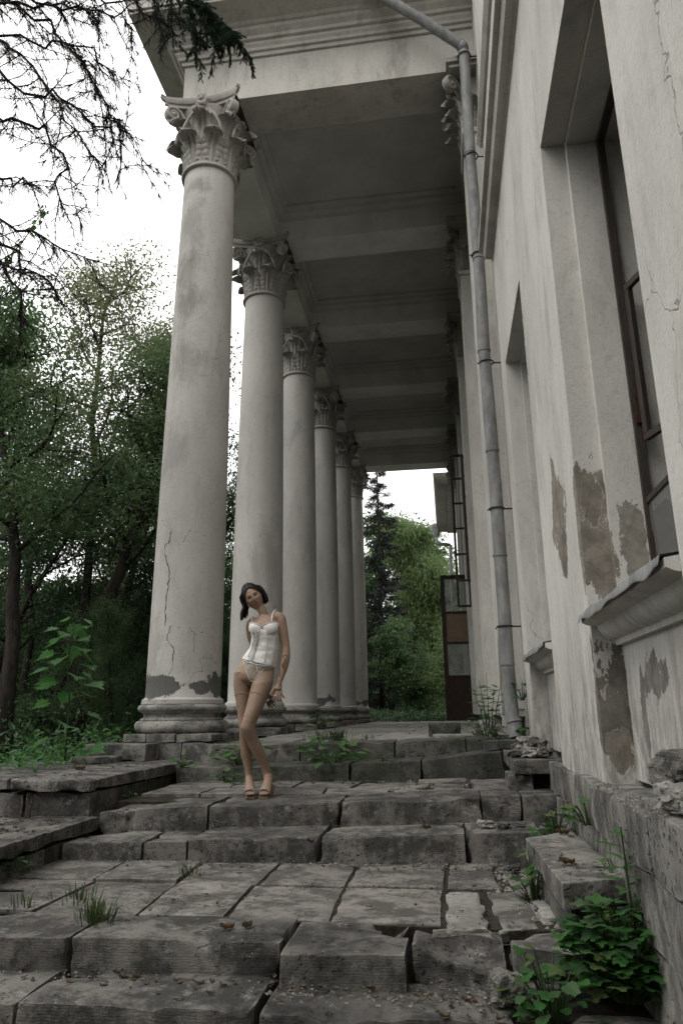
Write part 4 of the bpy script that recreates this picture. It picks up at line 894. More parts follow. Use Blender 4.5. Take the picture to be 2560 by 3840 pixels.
# wood too deep to tell apart, plus unseen leaves added behind the camera
r = np.random.default_rng(90); n = 60000
c = np.stack([r.uniform(-60, 8, n), r.uniform(48, 74, n), r.uniform(-1, 1, n)], -1); hh = 6+4*fbm(np.stack([c[:, 0], c[:, 1], c[:, 0]*0], -1), .16, 4)+np.where(c[:, 0] > -8, -2.5, 1)
c[:, 2] = -1+hh*r.uniform(0, 1, n)**.7
c2 = np.stack([r.uniform(-46, -24, n//2), r.uniform(2, 50, n//2), r.uniform(0, 1, n//2)], -1); c2[:, 2] = -1+c2[:, 2]*(8.5+3*fbm(np.stack([c2[:, 0], c2[:, 1], c2[:, 0]*0], -1), .2, 5))
c3 = np.stack([r.uniform(-26, -9.5, n), r.uniform(22, 47, n), r.uniform(0, 1, n)], -1); c3[:, 2] = -1+c3[:, 2]*(5.2+2.5*fbm(np.stack([c3[:, 0], c3[:, 1], c3[:, 0]*0], -1), .25, 6))
c4 = np.stack([r.uniform(-36, 24, n), r.uniform(-19, -9, n), r.uniform(0, 1, n)], -1); c4[:, 2] = -1.4+c4[:, 2]*(12.5+4*fbm(np.stack([c4[:, 0], c4[:, 1], c4[:, 0]*0], -1), .2, 7))  # unseen leaf mass behind the camera, added to block low sky light
m = MB(); leaf_cards(m, np.vstack([c, c2, c3, c4]), .46, .3, .6, 91); c5 = np.stack([r.uniform(-17, -8, 26000), r.uniform(18.5, 25, 26000), r.uniform(0, 1, 26000)], -1); c5[:, 2] = -1+c5[:, 2]*(4.2+2.2*fbm(np.stack([c5[:, 0], c5[:, 1], c5[:, 0]*0], -1), .4, 16)); leaf_cards(m, c5, .2, .3, .55, 97); m.build('far_wood_and_rear_screen', M['leaf_dark'], kind='stuff')
# undergrowth on the left
m = MB(); n = 42000; c = np.stack([r.uniform(-22, -3.75, n), r.uniform(3.5, 26, n), r.uniform(0, 1, n)], -1)
hh = .45+.55*np.clip(fbm(np.stack([c[:, 0], c[:, 1], c[:, 0]*0], -1), .7, 8)+.25, 0, 1)+np.clip((-5-c[:, 0])*.22, 0, 2.0)
c[:, 2] = -.86+c[:, 2]**.7*hh; leaf_cards(m, c, .11, .1, .5, 92)
n = 9000; c = np.stack([r.uniform(-6, -3.5, n), r.uniform(24.6, 40, n), r.uniform(0, 1, n)], -1); c = np.vstack([c, np.stack([r.uniform(-3.6, .6, n), r.uniform(25, 32, n), r.uniform(0, 1, n)], -1)])
c[:, 2] = -.55+c[:, 2]**.8*(.5+.4*fbm(np.stack([c[:, 0], c[:, 1], c[:, 0]*0], -1), .6, 9)); leaf_cards(m, c, .13, .1, .5, 93)
m.build('undergrowth', M['leaf_dark'], kind='stuff')
m = MB(); n = 2600; c = np.stack([r.uniform(-4.6, -3.35, n), r.uniform(5.6, 8.6, n), r.uniform(0, 1, n)], -1)
c[:, 2] = -.72+c[:, 2]*(.35+.35*np.clip(fbm(np.stack([c[:, 0], c[:, 1], c[:, 0]*0], -1), 1.3, 12)+.2, 0, 1)); leaf_cards(m, c, .075, .1, .5, 94)
m.build('ground_cover', M['leaf_herb'], kind='stuff')

# ---- dark spruce beyond the last column, and the spruce whose boughs hang into the picture
def spruce_bough(m, P, tw, needles, r, nl=.018, dens=1.0, side=.55, hang=.35, wood=None):
    n = len(P)
    for i in range(1, n):
        T = P[i]-P[i-1]; T = T/np.linalg.norm(T)
        for s in (-1, 1):
            for rep in range(2):
                sd = np.cross(T, (0, 0, 1.))*s; d = T*.75+sd*r.uniform(.5, 1)+(0, 0, -hang*r.uniform(.3, 1)); L = side*(1-i/n*.55)*r.uniform(.5, 1.1)
                B = limb(P[i]-T*r.uniform(0, .5)*np.linalg.norm(P[i]-P[i-1]), d, L, 4, r, .14, -.06)
                if wood is not None: wood.tube(B, [.0032, .0026, .002, .0017, .0013], 3, cap=False)
                k = int(L*520*dens)
                if needles and k:
                    t = r.uniform(0, 4, k); ii = np.minimum(t.astype(int), 3); C = B[ii]+(B[ii+1]-B[ii])*(t-ii)[:, None]; ax = (B[ii+1]-B[ii]); ax /= np.linalg.norm(ax, axis=1, keepdims=True)
                    rd = r.normal(0, 1, (k, 3)); rd -= ax*(rd*ax).sum(1, keepdims=True); rd /= np.linalg.norm(rd, axis=1, keepdims=True)
                    tip = C+(rd*.8+ax*.55)*nl*r.uniform(.7, 1.4, (k, 1)); wv = np.cross(rd, ax)*nl*.10
                    q = np.arange(k)*3; m.add(np.stack([C-wv, C+wv, tip], 1).reshape(-1, 3), np.stack([q, q+1, q+2], -1))
def conifer(seed, H, R, label, loc, lm='needle_dark'):
    r = np.random.default_rng(seed); t = thing('spruce_tree', label, 'tree', loc); wd = MB(); nd = MB()
    wd.tube([(0, 0, -.3), (.05, 0, H*.5), (0, 0, H)], [H*.011, H*.007, .01], 8)
    for q in range(int(H*9)):
        z = H*(.06+.94*(q+.5)/(H*9)); L = R*(1-z/H)**.8*r.uniform(.6, 1.1)+.12; a = r.uniform(0, 6.3)
        P = limb((0, 0, z), (math.cos(a), math.sin(a), .12), L, 5, r, .06, -.05); P[-1][2] += .1*L; wd.tube(P, np.linspace(.03, .006, 6), 4, cap=False)
        k = int(170*L); tt = r.uniform(.15, 1, k); C = np.array([np.interp(tt, np.linspace(0, 1, 6), P[:, c]) for c in range(3)]).T; sp = (.1+.25*L*(1-tt))[:, None]
        C = C+r.normal(0, 1, (k, 3))*sp*(.55, .55, .22)-(0, 0, .05); leaf_cards(nd, C, .22, .5, .2, seed+q)
    wd.build('trunk', M['bark'], t, smooth=True); nd.build('crown', M[lm], t); return t
conifer(60, 16, 2.7, 'dark spruce just beyond the last column, its ragged boughs against the sky', (-3.5, 39, -.9))
sp = thing('spruce_tree', 'half-dead spruce whose bare dark boughs hang in at the upper left', 'tree', (-6.9, 4.6, -.9))
rel(MB().tube([(-6.9, 4.6, -1), (-6.95, 4.7, 5), (-6.9, 4.6, 10)], [.26, .2, .09], 10).build('trunk', M['bark'], smooth=True), sp)
def zpt(x, y, yy): return at_y(.6378*x, .6378*y, yy)
boughs = [([(-160, -60, 5.4), (60, 10, 5.2), (290, 120, 5.1), (420, 300, 5.0), (520, 430, 5.), (600, 560, 5.), (660, 690, 5.), (705, 800, 5.0)], .45, .85),
          ([(-160, 150, 5.6), (0, 205, 5.5), (180, 230, 5.4), (370, 262, 5.3), (500, 280, 5.2), (600, 340, 5.2), (680, 440, 5.2)], .5, .12),
          ([(-160, 180, 5.), (0, 255, 4.9), (120, 330, 4.9), (240, 480, 4.8), (330, 560, 4.8), (410, 740, 4.8), (520, 870, 4.8), (600, 1010, 4.8)], .45, .1),
          ([(-160, 400, 5.2), (0, 455, 5.), (150, 520, 5.), (300, 560, 5.), (440, 640, 5.), (560, 730, 5.), (690, 800, 5.), (720, 900, 5.), (690, 1040, 5.)], .45, .35),
          ([(-160, 640, 5.2), (0, 680, 5.1), (130, 710, 5.0), (280, 780, 5.0), (390, 950, 5.), (350, 1100, 5.), (380, 1230, 5.), (480, 1320, 5.)], .45, .04),
          ([(-160, 1010, 5.4), (0, 1045, 5.3), (130, 1080, 5.3), (230, 1110, 5.2)], .35, .02),
          ([(-160, 1150, 5.2), (0, 1280, 5.1), (110, 1370, 5.), (250, 1400, 5.), (400, 1480, 5.), (560, 1530, 5.0)], .42, .03),
          ([(-160, 1250, 5.), (0, 1400, 4.9), (110, 1550, 4.9), (230, 1620, 4.9), (330, 1720, 4.9), (430, 1830, 4.9)], .42, .03),
          ([(-100, -90, 5.), (100, -30, 4.9), (330, 20, 4.9), (480, 60, 4.9), (560, 130, 4.9)], .35, .5),
          ([(-100, -150, 5.2), (300, -70, 5.1), (600, -20, 5.0), (800, 30, 5.0), (900, 100, 5.)], .35, .5),
          ([(-100, 40, 5.2), (150, 20, 5.1), (400, 60, 5.0), (600, 50, 5.0), (740, 110, 5.0), (770, 230, 5.)], .35, .35),
          ([(-160, 1330, 4.6), (-20, 1480, 4.6), (60, 1640, 4.6), (110, 1800, 4.6), (140, 1900, 4.6)], .3, .02)]
for q, (pts, side, dens) in enumerate(boughs):
    r = np.random.default_rng(200+q); P = np.array([zpt(*p) for p in pts]); tt = np.linspace(0, 1, len(P)); t2 = np.linspace(0, 1, len(P)*2+2)
    P = np.array([np.interp(t2, tt, P[:, c]) for c in range(3)]).T; P[1:-1] += r.normal(0, .025, (len(P)-2, 3))
    wd = MB().tube(P, np.linspace(.017, .004, len(P)), 6); nd = MB()
    for rep in range(2): spruce_bough(nd, P, None, False, r, side=side*r.uniform(.6, 1.4), hang=.75, wood=wd)
    for i in range(1, len(P)-1):                           # side branches with a fringe of their own
        for rep in range(1):
            Bq = limb(P[i], (r.normal(0, .6)+.25, r.normal(0, .5), -.35+r.normal(0, .35)), side*r.uniform(.9, 2.0), 5, r, .22, -.05); wd.tube(Bq, np.linspace(.006, .0025, 6), 4, cap=False); spruce_bough(nd, Bq, None, False, r, side=side*.5, hang=.5, wood=wd)
            if dens > .3 or r.random() < .12: spruce_bough(nd, Bq, None, True, r, .015, dens*1.2, side*.35, .6, wd)
    tipP = P[int(len(P)*.45):] if dens > .2 else P
    spruce_bough(nd, tipP, None, True, r, .015, dens*1.6, side*.62, .7, wd)
    bo = rel(wd.build('bough', M['twig'], smooth=True), sp)
    if nd.n: nd.build('needles', M['needle_dark'], bo)
sp2 = thing('spruce_bough', 'fresh green spruce bough hanging before the white entablature at the top', 'spruce bough', tuple(zpt(900, -60, 5.6)), None)
for q, (pts, side, dens) in enumerate([([(860, -140, 5.6), (1090, -40, 5.5), (1130, 90, 5.5), (1150, 230, 5.5), (1155, 370, 5.5)], .2, 2.4), ([(1000, -120, 5.6), (1180, 10, 5.5), (1290, 110, 5.5), (1380, 200, 5.5), (1440, 300, 5.5)], .34, 2.2),
        ([(900, -100, 5.7), (1010, 0, 5.6), (1010, 120, 5.6), (1020, 260, 5.6)], .24, .8), ([(800, -120, 5.7), (900, -10, 5.6), (930, 110, 5.6), (960, 200, 5.6)], .25, .35), ([(1060, -100, 5.5), (1230, 60, 5.5), (1240, 170, 5.5), (1290, 270, 5.5)], .26, 2.2)]):
    r = np.random.default_rng(300+q); P = np.array([zpt(*p) for p in pts]); t2 = np.linspace(0, 1, 12); P = np.array([np.interp(t2, np.linspace(0, 1, len(P)), P[:, c]) for c in range(3)]).T
    wd = MB().tube(P, np.linspace(.014, .004, len(P)), 5); nd = MB(); spruce_bough(nd, P, None, True, r, .017, dens*1.5, side, .8, wd)
    for i in range(2, len(P)-1):
        for rep in range(1+(i % 2)):
            Bq = limb(P[i], (r.normal(0, .5)+.2, r.normal(0, .5), -.6), side*r.uniform(.8, 1.5), 5, r, .15, -.08); wd.tube(Bq, .003, 3, cap=False); spruce_bough(nd, Bq, None, True, r, .017, dens*1.3, side*.5, .8, wd)
    bo = rel(wd.build('bough', M['twig'], smooth=True), sp2); nd.build('needles', M['needle'], bo)

# ---- plants with leaves large enough to pick apart
def lobed(n_lobes, depth=.35, serr=.12, name='leaf', mat='leaf_herb', cup=.12):
    """a lobed leaf in the xy-plane, stalk at the origin, tip at +y"""
    pts = []; N = n_lobes*6
    for q in range(N+1):
        a = -PI*.86+2*PI*.86*q/N; rr = .5*(1-depth*.5+depth*.5*math.cos(a*n_lobes*.99))*(1+serr*(-1)**q*.5)*(1.05+.35*math.cos(a))
        pts.append((rr*math.sin(a)*.95, .32+rr*math.cos(a)))
    V = [(0, .30, 0)]+[(x, y, cup*abs(x)-.10*(x*x+(y-.3)**2)*1.2) for x, y in pts]+[(0, 0, -.02)]
    n = len(pts); F = [(0, q+1, q+2) for q in range(n-1)]+[(0, n, n+1), (0, n+1, 1)]
    return MB().add(V, np.array(F)).build(name, M[mat])
def spike(pts, name, mat):
    V = [(0, 0, 0)]+[(x, y, .15*abs(x)-.12*y*y) for x, y in pts]; n = len(pts)
    return MB().add(V, np.array([(0, q+1, q+2) for q in range(n-1)])).build(name, M[mat])
maple_pts = [(.06, .02), (.32, -.06), (.26, .12), (.52, .20), (.38, .30), (.50, .50), (.30, .44), (.27, .62), (.14, .62), (.0, 1.0), (-.14, .62), (-.27, .62), (-.30, .44), (-.50, .50), (-.38, .30), (-.52, .20), (-.26, .12), (-.32, -.06), (-.06, .02)]
LM = spike([(x, y*.9) for x, y in maple_pts], 'leaf', 'leaf_herb'); LL = lobed(5, .42, .16); LR = lobed(3, .25, .2); LN = spike([(.0, .02), (.13, .3), (.12, .6), (.0, 1.), (-.12, .6), (-.13, .3), (0, .02)], 'leaf', 'leaf_herb'); LV = spike([(0, .0), (.3, .12), (.34, .35), (.2, .7), (0, 1.), (-.2, .7), (-.34, .35), (-.3, .12), (0, 0)], 'leaf', 'leaf_herb')
def aim(d, roll=0.):
    d = Vector(d).normalized(); x = d.cross(Vector((0, 0, 1))); x = x.normalized() if x.length > 1e-3 else Vector((1, 0, 0)); z = x.cross(d)
    mt = Matrix((x, d, z)).transposed() @ Matrix.Rotation(roll, 3, 'Y'); return mt.to_euler()
HM3 = ('leaf_dark', 'leaf', 'leaf_lime')
def herb(name, label, loc, n, R, H, leaf, ls, seed, cat='plant', group=None, front=0., mats=None, arch=0.):
    r = random.Random(seed); t = thing(name, label, cat, loc, group); st = MB(); one = []
    for q in range(n):
        a = r.uniform(0, 6.283); rad = R*math.sqrt(r.random()); h = H*(.12+.88*r.random()**.8)*(1-.4*(rad/R)**2)
        tip = np.array((rad*math.cos(a), rad*math.sin(a)*(1-front), h)); b = np.array((tip[0]*.25, tip[1]*.25, 0))
        st.tube([b, (b+tip)/2+(0, 0, h*.18), tip], [.0035, .0028, .002], 4, cap=False)
        d = (math.cos(a)+r.uniform(-.5, .5), math.sin(a)-.45+r.uniform(-.4, .4), r.uniform(-.45, .35)); s = ls*r.uniform(.6, 1.25)
        c = copy_part(leaf, t, tuple(tip), aim(d, r.uniform(-.4, .4)), (s, s, s)); one.append(c)
        if r.random() < .5: c.material_slots[0].link = 'OBJECT'; c.material_slots[0].material = M[mats if mats and r.random() < .35 else HM3[r.randrange(3)]]
    st.build('stem', M['grass'], t); return t
herb('herb', 'big dense clump of lobed leaves at lower right by the wall', (.585, 3.02, -1.0), 300, .22, .34, LL, .070, 1, group=None, mats='leaf_dark', front=.4)
herb('herb', 'sprawling smaller-leaved clump before the broken stone, left of the big clump', (.31, 2.97, -1.07), 60, .16, .26, LR, .055, 2)
tl = thing('herb', 'tall shoot with narrow pointed leaves rising out of the big clump', 'plant', (.62, 3.08, -.95))
st = MB().tube([(0, 0, 0), (.02, -.02, .25), (.01, -.03, .52)], [.006, .005, .003], 5); st.build('stem', M['grass'], tl)
for q in range(22):
    a = q*2.4; z = .2+.32*q/22; copy_part(LN, tl, (.015, -.02, z), aim((math.cos(a), math.sin(a), .35-.3*(1-q/22))), (.12,)*3)
herb('herb', 'low bright-leaved plant at the left side of the big coping slab', (.375, 4.02, -.93), 26, .085, .28, LL, .06, 3)
herb('herb', 'leafy plant in the corner behind the coping slab, below the wall', (.60, 4.72, -.75), 30, .12, .2, LL, .075, 4, mats='leaf_dark')
herb('herb', 'small plant growing out of the wall joint beside the ledge', (.66, 3.95, -.55), 18, .09, .16, LL, .06, 5, mats='leaf_pale')
herb('herb', 'pale straggling weed between the coping slab and the wall', (.685, 3.45, -.74), 34, .10, .15, LR, .035, 6, mats='leaf_pale')
herb('herb', 'broad-leaved weeds on the upper step, left of the woman', (-2.02, 7.0, -.48), 44, .26, .24, LV, .10, 7, mats='leaf_dark')
herb('herb', 'broad-leaved weeds on the upper step, right of the woman', (-1.12, 6.98, -.47), 52, .30, .27, LV, .115, 8)
herb('herb', 'tiny low weeds on the upper step, right of the broad-leaved clump', (-.62, 6.98, -.455), 12, .10, .08, LR, .05, 9)
herb('herb', 'trailing small weed at the end of the upper side wall', (-2.45, 6.62, -.48), 20, .12, .13, LR, .06, 10)
herb('herb', 'small weed growing from the shaded face of the upper side wall', (-2.56, 5.7, -.68), 12, .06, .12, LR, .04, 11, mats='leaf_dark')
herb('herb', 'small weed growing from the face of the lower side wall', (-2.47, 4.1, -.86), 12, .06, .1, LR, .045, 12, mats='leaf_dark')
herb('herb', 'dark weed at the foot of the second riser, behind the woman', (-2.0, 6.62, -.62), 22, .16, .16, LR, .06, 13, mats='leaf_dark')
herb('herb', 'bushy weed left of the drainpipe foot, among rubble', (.36, 7.66, -.29), 42, .22, .28, LN, .10, 14)
herb('herb', 'small plant right of the drainpipe, half-way up its foot', (.70, 7.15, .1), 16, .07, .2, LL, .07, 15, mats='leaf_dark')
herb('herb', 'low plant right of the drainpipe spout', (.69, 7.1, -.24), 14, .08, .14, LL, .06, 16, mats='leaf_dark')
herb('herb', 'weed at the plinth of the third column', (-2.33, 13.4, -.29), 26, .25, .35, LV, .14, 17, mats='leaf_dark')
herb('herb', 'leafy weed behind the kerb block on the terrace', (.02, 8.75, -.29), 20, .12, .2, LV, .08, 18, mats='leaf_pale')
tall = thing('herb', 'tall willowy weed with narrow leaves beside the drainpipe', 'plant', (.40, 7.62, -.28))
st = MB()
for q in range(5):
    x = -.1+.05*q; st.tube([(x*.3, 0, 0), (x*.8, -.02, .3), (x*1.5, -.03, .52+.07*(q % 3))], [.005, .004, .002], 4)
    for k in range(9):
        z = .2+.35*k/9; a = k*2.4+q; copy_part(LN, tall, (x*(.4+1.3*z), -.02, z), aim((math.cos(a), math.sin(a)*.6, .25)), (.14,)*3)
st.build('stem', M['grass'], tall)
# maple sapling on the left
sx = thing('maple_sapling', 'young maple sapling with bright star-shaped leaves left of the first column', 'sapling', (-4.35, 6.6, -.8))
r = random.Random(5); ptsS = [(250, 2790), (262, 2640), (255, 2520), (262, 2420), (275, 2340)]; PS = np.array([at_y(px, py, 6.6) for px, py in ptsS])-np.array((-4.35, 6.6, -.8)); PS[0][2] = 0
MB().tube(PS, [.012, .01, .008, .006, .004], 6).build('stem', M['grass'], sx, smooth=True)
for q in range(30):
    t = .12+.88*q/29; k = t*4; i = min(int(k), 3); o = PS[i]+(PS[i+1]-PS[i])*(k-i); a = q*2.4+r.uniform(-.4, .4); L = .16*(1.25-t*.7)
    e = o+np.array((math.cos(a)*L*1.3, math.sin(a)*L*.8-.03, .05)); MB().tube([o, (o+e)/2+(0, 0, .02), e], .0025, 4, cap=False).build('stalk', M['grass'], sx)
    s = (.26-.10*t)*r.uniform(.75, 1.15); c = copy_part(LM, sx, tuple(e), aim((math.cos(a), math.sin(a)*.7-.5, r.uniform(-.5, .1)), r.uniform(-.5, .5)), (s, s, s))
# climbing shoot with round leaves, upper left
vn = thing('climbing_vine', 'green climbing shoot with round leaves among the bare boughs at left', 'vine', tuple(zpt(0, 1560, 5.2)))
PV = np.array([zpt(*p) for p in [(-60, 1700, 5.2), (0, 1590, 5.2), (60, 1500, 5.2), (130, 1430, 5.2), (190, 1340, 5.2), (240, 1260, 5.2), (275, 1210, 5.2)]]); r = random.Random(8); vb = np.array(vn.location)
MB().tube(PV-vb, np.linspace(.008, .003, 7), 5).build('stem', M['twig'], vn)
for q in range(44):
    t = 6*(q/43)**.9; i = min(int(t), 5); o = PV[i]+(PV[i+1]-PV[i])*(t-i)-vb; a = r.uniform(0, 6.3); s = .085*(1.15-.5*q/43)*r.uniform(.7, 1.2)
    copy_part(LV, vn, tuple(o+np.array((r.uniform(-.05, .05), r.uniform(-.03, .03), r.uniform(-.05, .03)))), aim((math.cos(a), -.4+.5*math.sin(a), -.5), r.uniform(-.6, .6)), (s, s, s))
vn2 = thing('leafy_shrub', 'dark round-leaved shrub at the left picture edge under the boughs', 'shrub', (-4.9, 5.3, -.8)); r = random.Random(18)
MB().tube([(-.3, 0, -.1), (-.2, 0, 1.2), (-.12, 0, 2.2)], [.02, .016, .008], 6).build('stem', M['twig'], vn2)
for q in range(110):
    a = r.uniform(0, 6.3); z = r.uniform(1.3, 2.75); s = .085*r.uniform(.7, 1.3); copy_part(LV, vn2, (r.uniform(-.75, -.05)-(z-2)*.05, r.uniform(-.25, .25), z), aim((math.cos(a), -.5+.6*math.sin(a), -.5), r.uniform(-.7, .7)), (s, s, s))
for o in (LM, LL, LR, LN, LV): bpy.data.objects.remove(o)
# grass tufts
def tuft(label, loc, n, R, H, seed, mat='grass', lean=(0, 0)):
    r = np.random.default_rng(seed); m = MB()
    for q in range(n):
        a = r.uniform(0, 6.3); rad = R*r.random(); b = np.array((rad*math.cos(a), rad*math.sin(a), 0)); h = H*r.uniform(.4, 1.); o = np.array((math.cos(a), math.sin(a), 0))*h*r.uniform(.2, .9)+(lean[0]*h, lean[1]*h, 0)
        w_ = np.array((-math.sin(a), math.cos(a), 0))*.0032
        p1 = b+o*.3+(0, 0, h*.6); p2 = b+o+(0, 0, h*r.uniform(.55, 1.)); m.add([b-w_, b+w_, p1+w_*.8, p1-w_*.8, p2], [np.array([(0, 1, 2, 3)]), np.array([(3, 2, 4)])])
    o = m.build('grass_tuft', M[mat]); o.location = loc; return tag(o, label, 'grass tuft')
tuft('thick grass tuft hanging over the joint of the landing step', (-1.6, 3.33, -.885), 110, .10, .13, 1, lean=(.25, -.2))
tuft('thin grass tuft on the left landing slabs', (-1.90, 3.72, -.895), 40, .14, .10, 2); tuft('sparse grass blades in the slab joint, middle of the landing', (-1.53, 4.3, -.895), 26, .09, .10, 3)
tuft('few grass blades left of the thick tuft', (-2.08, 3.55, -.895), 14, .07, .10, 4); tuft('dry grass stalks at the foot of the upper side wall', (-3.0, 5.05, -.70), 9, .12, .28, 5, 'dry_grey')
tuft('wispy grass on the terrace before the second column', (-1.45, 8.1, -.29), 90, .25, .16, 6); tuft('small dry grass on the terrace right of the wispy grass', (-.9, 8.0, -.29), 34, .14, .12, 7); tuft('grass under the broad-leaved weeds right of the woman', (-1.2, 7.9, -.29), 120, .22, .2, 8)
# fallen leaves and bark scraps
m = MB(); m2 = MB(); r = np.random.default_rng(33)
def litter(n, x0, x1, y0, y1, zf, s0, s1, mm):
    for q in range(n):
        x = r.uniform(x0, x1); y = r.uniform(y0, y1); s = r.uniform(s0, s1); a = r.uniform(0, 6.3); u = np.linspace(-1, 1, 5); v = np.linspace(-1, 1, 4); cu = r.uniform(.3, 1.2)
        V = np.array([[(p*s, k*s*.5*(1-p*p*.85), s*(.35*cu*k*k+.25*cu*p*p)+.12*s*math.sin(5*p+3*k)) for k in v] for p in u]); X = V[..., 0]*math.cos(a)-V[..., 1]*math.sin(a); Y = V[..., 0]*math.sin(a)+V[..., 1]*math.cos(a)
        mm.grid(np.stack([X+x, Y+y, V[..., 2]+zf(x, y)+.003], -1))
L1 = lambda x, y: -.716; L2 = lambda x, y: -.892; L3 = lambda x, y: -.60+.02*(x > 0); L4 = lambda x, y: -1.01; L5 = lambda x, y: -.447; L6 = lambda x, y: -.70
for mm, k in ((m, .8), (m2, 1.8)):
    litter(int(26*k), -2.45, .3, 5.0, 5.2, lambda x, y: -.775+.03*(x+2.4), .012*.6, .032*.62, mm); litter(int(16*k), -2.5, .3, 4.5, 4.72, L2, .012*.6, .03*.62, mm); litter(int(22*k), -2.6, .3, 3.5, 4.7, L2, .01*.6, .03*.62, mm)
    litter(int(22*k), -2.3, .2, 2.95, 3.12, L4, .012*.6, .04*.62, mm); litter(int(26*k), -1.6, .4, 6.5, 6.8, L3, .012*.6, .035*.62, mm); litter(int(16*k), -3.2, -2.7, 5.2, 6.8, L5, .012*.6, .03*.62, mm); litter(int(22*k), -3.2, -2.55, 4.3, 5.1, L6, .012*.6, .04*.62, mm)
    litter(int(10*k), -1.0, .5, 6.9, 7.3, lambda x, y: -.45+.06*max(0, x+.9), .012*.6, .03*.62, mm); litter(int(14*k), -1.4, .2, 2.85, 3.1, L4, .01*.6, .03*.62, mm); litter(int(7*k), .42, .65, 3.3, 4.3, lambda x, y: -.652, .012*.6, .03*.62, mm); litter(int(16*k), -.1, .3, 2.85, 3.1, lambda x, y: -1.03, .015*.6, .035*.62, mm)
m.build('leaf_litter', M['dry'], kind='stuff'); m2.build('bark_scraps', M['dry_grey'], kind='stuff')
def fallen(label, x, y, z, s, a, mat='dry'):
    u = np.linspace(-1, 1, 9); v = np.linspace(-1, 1, 5); V = np.array([[(p*s, k*s*.55*(1-p*p*.9)*(1+.25*math.sin(9*p)), s*(.5*k*k+.2*p*p)+.1*s*math.sin(7*p)) for k in v] for p in u])
    o = MB().grid(V).build('fallen_leaf', M[mat]); o.location = (x, y, z+.003); o.rotation_euler = (0, .1, a); return tag(o, label, 'fallen leaf')
fallen('brown curled leaf on the landing edge stone, left of a pale scrap', -.98, 3.27, -.885, .032, .5); fallen('pale torn leaf lying right of the brown curled leaf', -.90, 3.30, -.885, .035, 1.2, 'dry_grey')
fallen('reddish upright leaf on the second step, right of the middle', -.18, 5.0, -.735, .042, .9); fallen('brown leaf lying across the big coping slab', .58, 4.3, -.648, .038, .2); fallen('short brown leaf on the near end of the coping slab', .48, 3.5, -.648, .035, .1)
fallen('pale leaf on the upper side wall slab', -3.1, 5.9, -.445, .05, .3, 'dry_grey')
tw = MB().tube([(-.16, -.04, 0), (-.05, 0, .02), (.12, .03, .015)], [.012, .009, .004], 6).tube([(-.08, -.01, .015), (-.1, .05, .04)], [.006, .003], 5).build('fallen_twig', M['twig']); tw.location = (-2.33, 3.72, -.885); tag(tw, 'dark broken twig lying at the left of the landing', 'twig')

# ================================================================== THE WOMAN
wm = thing('person', 'woman with dark bob in white laced corset and sheer tights, posing on the steps', 'person', (-1.5, 5.65, -.605))
YW = 5.65
def W(u, v, dy=0.): return at_y(780+.3828*u, 2130+.3828*v, YW+dy)
KU = .3828*5.72/FPX*1.02                                  # metres per unit across
M['skin'] = simple('skin', (.315, .21, .15), (.26, .168, .118), 22, .5, .35, 0, .05, subsurface_weight=.06)
M['tights'] = simple('sheer_tan_tights', (.262, .178, .127), (.23, .153, .108), 40, .55, .35, 0, .04)
M['tights_top'] = simple('tights_control_top', (.36, .26, .19), (.3, .21, .15), 40, .6, .3, 0, .1)
M['brief'] = simple('beige_brief', (.40, .335, .27), (.34, .28, .22), 60, .5, .4, 0, .1)
M['satin'] = simple('white_satin', (.74, .72, .685), (.62, .60, .565), 16, .36, .5, 0, .9, (1, 1, 2.6))
M['hair'] = simple('dark_hair', (.009, .007, .006), (.004, .0035, .003), 60, .5, .22, 0, .5, (3, 3, .3))
M['lip'] = simple('lip', (.27, .105, .085), (.23, .09, .07), 30, .4); M['eye_dark'] = simple('eye_dark', (.012, .01, .009), None, 10, .25, .6); M['eye_white'] = simple('eye_white', (.5, .47, .43), None, 10, .3, .5)
M['ink'] = simple('tattoo_ink', (.035, .036, .034), (.06, .055, .05), 40, .7); M['clear'] = simple('clear_plastic', (.33, .24, .185), None, 10, .12, .7); M['shoe'] = simple('shoe_sole', (.2, .125, .09), None, 20, .45)
M['cord'] = simple('white_cord', (.72, .70, .66), None, 40, .6); M['nail'] = simple('nail', (.5, .38, .33), None, 10, .3, .5); M['pearl'] = simple('pearl', (.8, .78, .74), None, 10, .2, .6)
def loft(m, secs, seg=28, cap=True, mi=0, squash=None):
    """secs: (u, v, half-width units, half-depth m, dy, tilt) ; tilt = rise of the section's right end in units/unit"""
    R = []
    for (u, v, hw, hd, dy, tl) in secs:
        a = np.arange(seg)*2*PI/seg; c = W(u, v, dy); ux = np.array([1., 0, -tl]); ux /= np.linalg.norm(ux)
        R.append(c+np.cos(a)[:, None]*hw*KU*ux+np.sin(a)[:, None]*hd*np.array([0, 1., 0]))
    R = np.array(R); m.grid(R, mi, wrap=True); n = len(R)
    if cap: m.add(R[0], np.arange(seg)[::-1], mi); m.add(R[-1], np.arange(seg), mi)
    return R
def dens(secs, k=4):
    S_ = np.array(secs, float); t = np.arange(len(S_)); t2 = np.linspace(0, len(S_)-1, (len(S_)-1)*k+1); out = []
    for q in t2:                                           # Catmull-Rom through the sections
        i = min(int(q), len(S_)-2); f = q-i; p0, p1, p2, p3 = S_[max(i-1, 0)], S_[i], S_[i+1], S_[min(i+2, len(S_)-1)]
        out.append(.5*((2*p1)+(-p0+p2)*f+(2*p0-5*p1+4*p2-p3)*f*f+(-p0+3*p1-3*p2+p3)*f**3))
    return [tuple(x) for x in out]
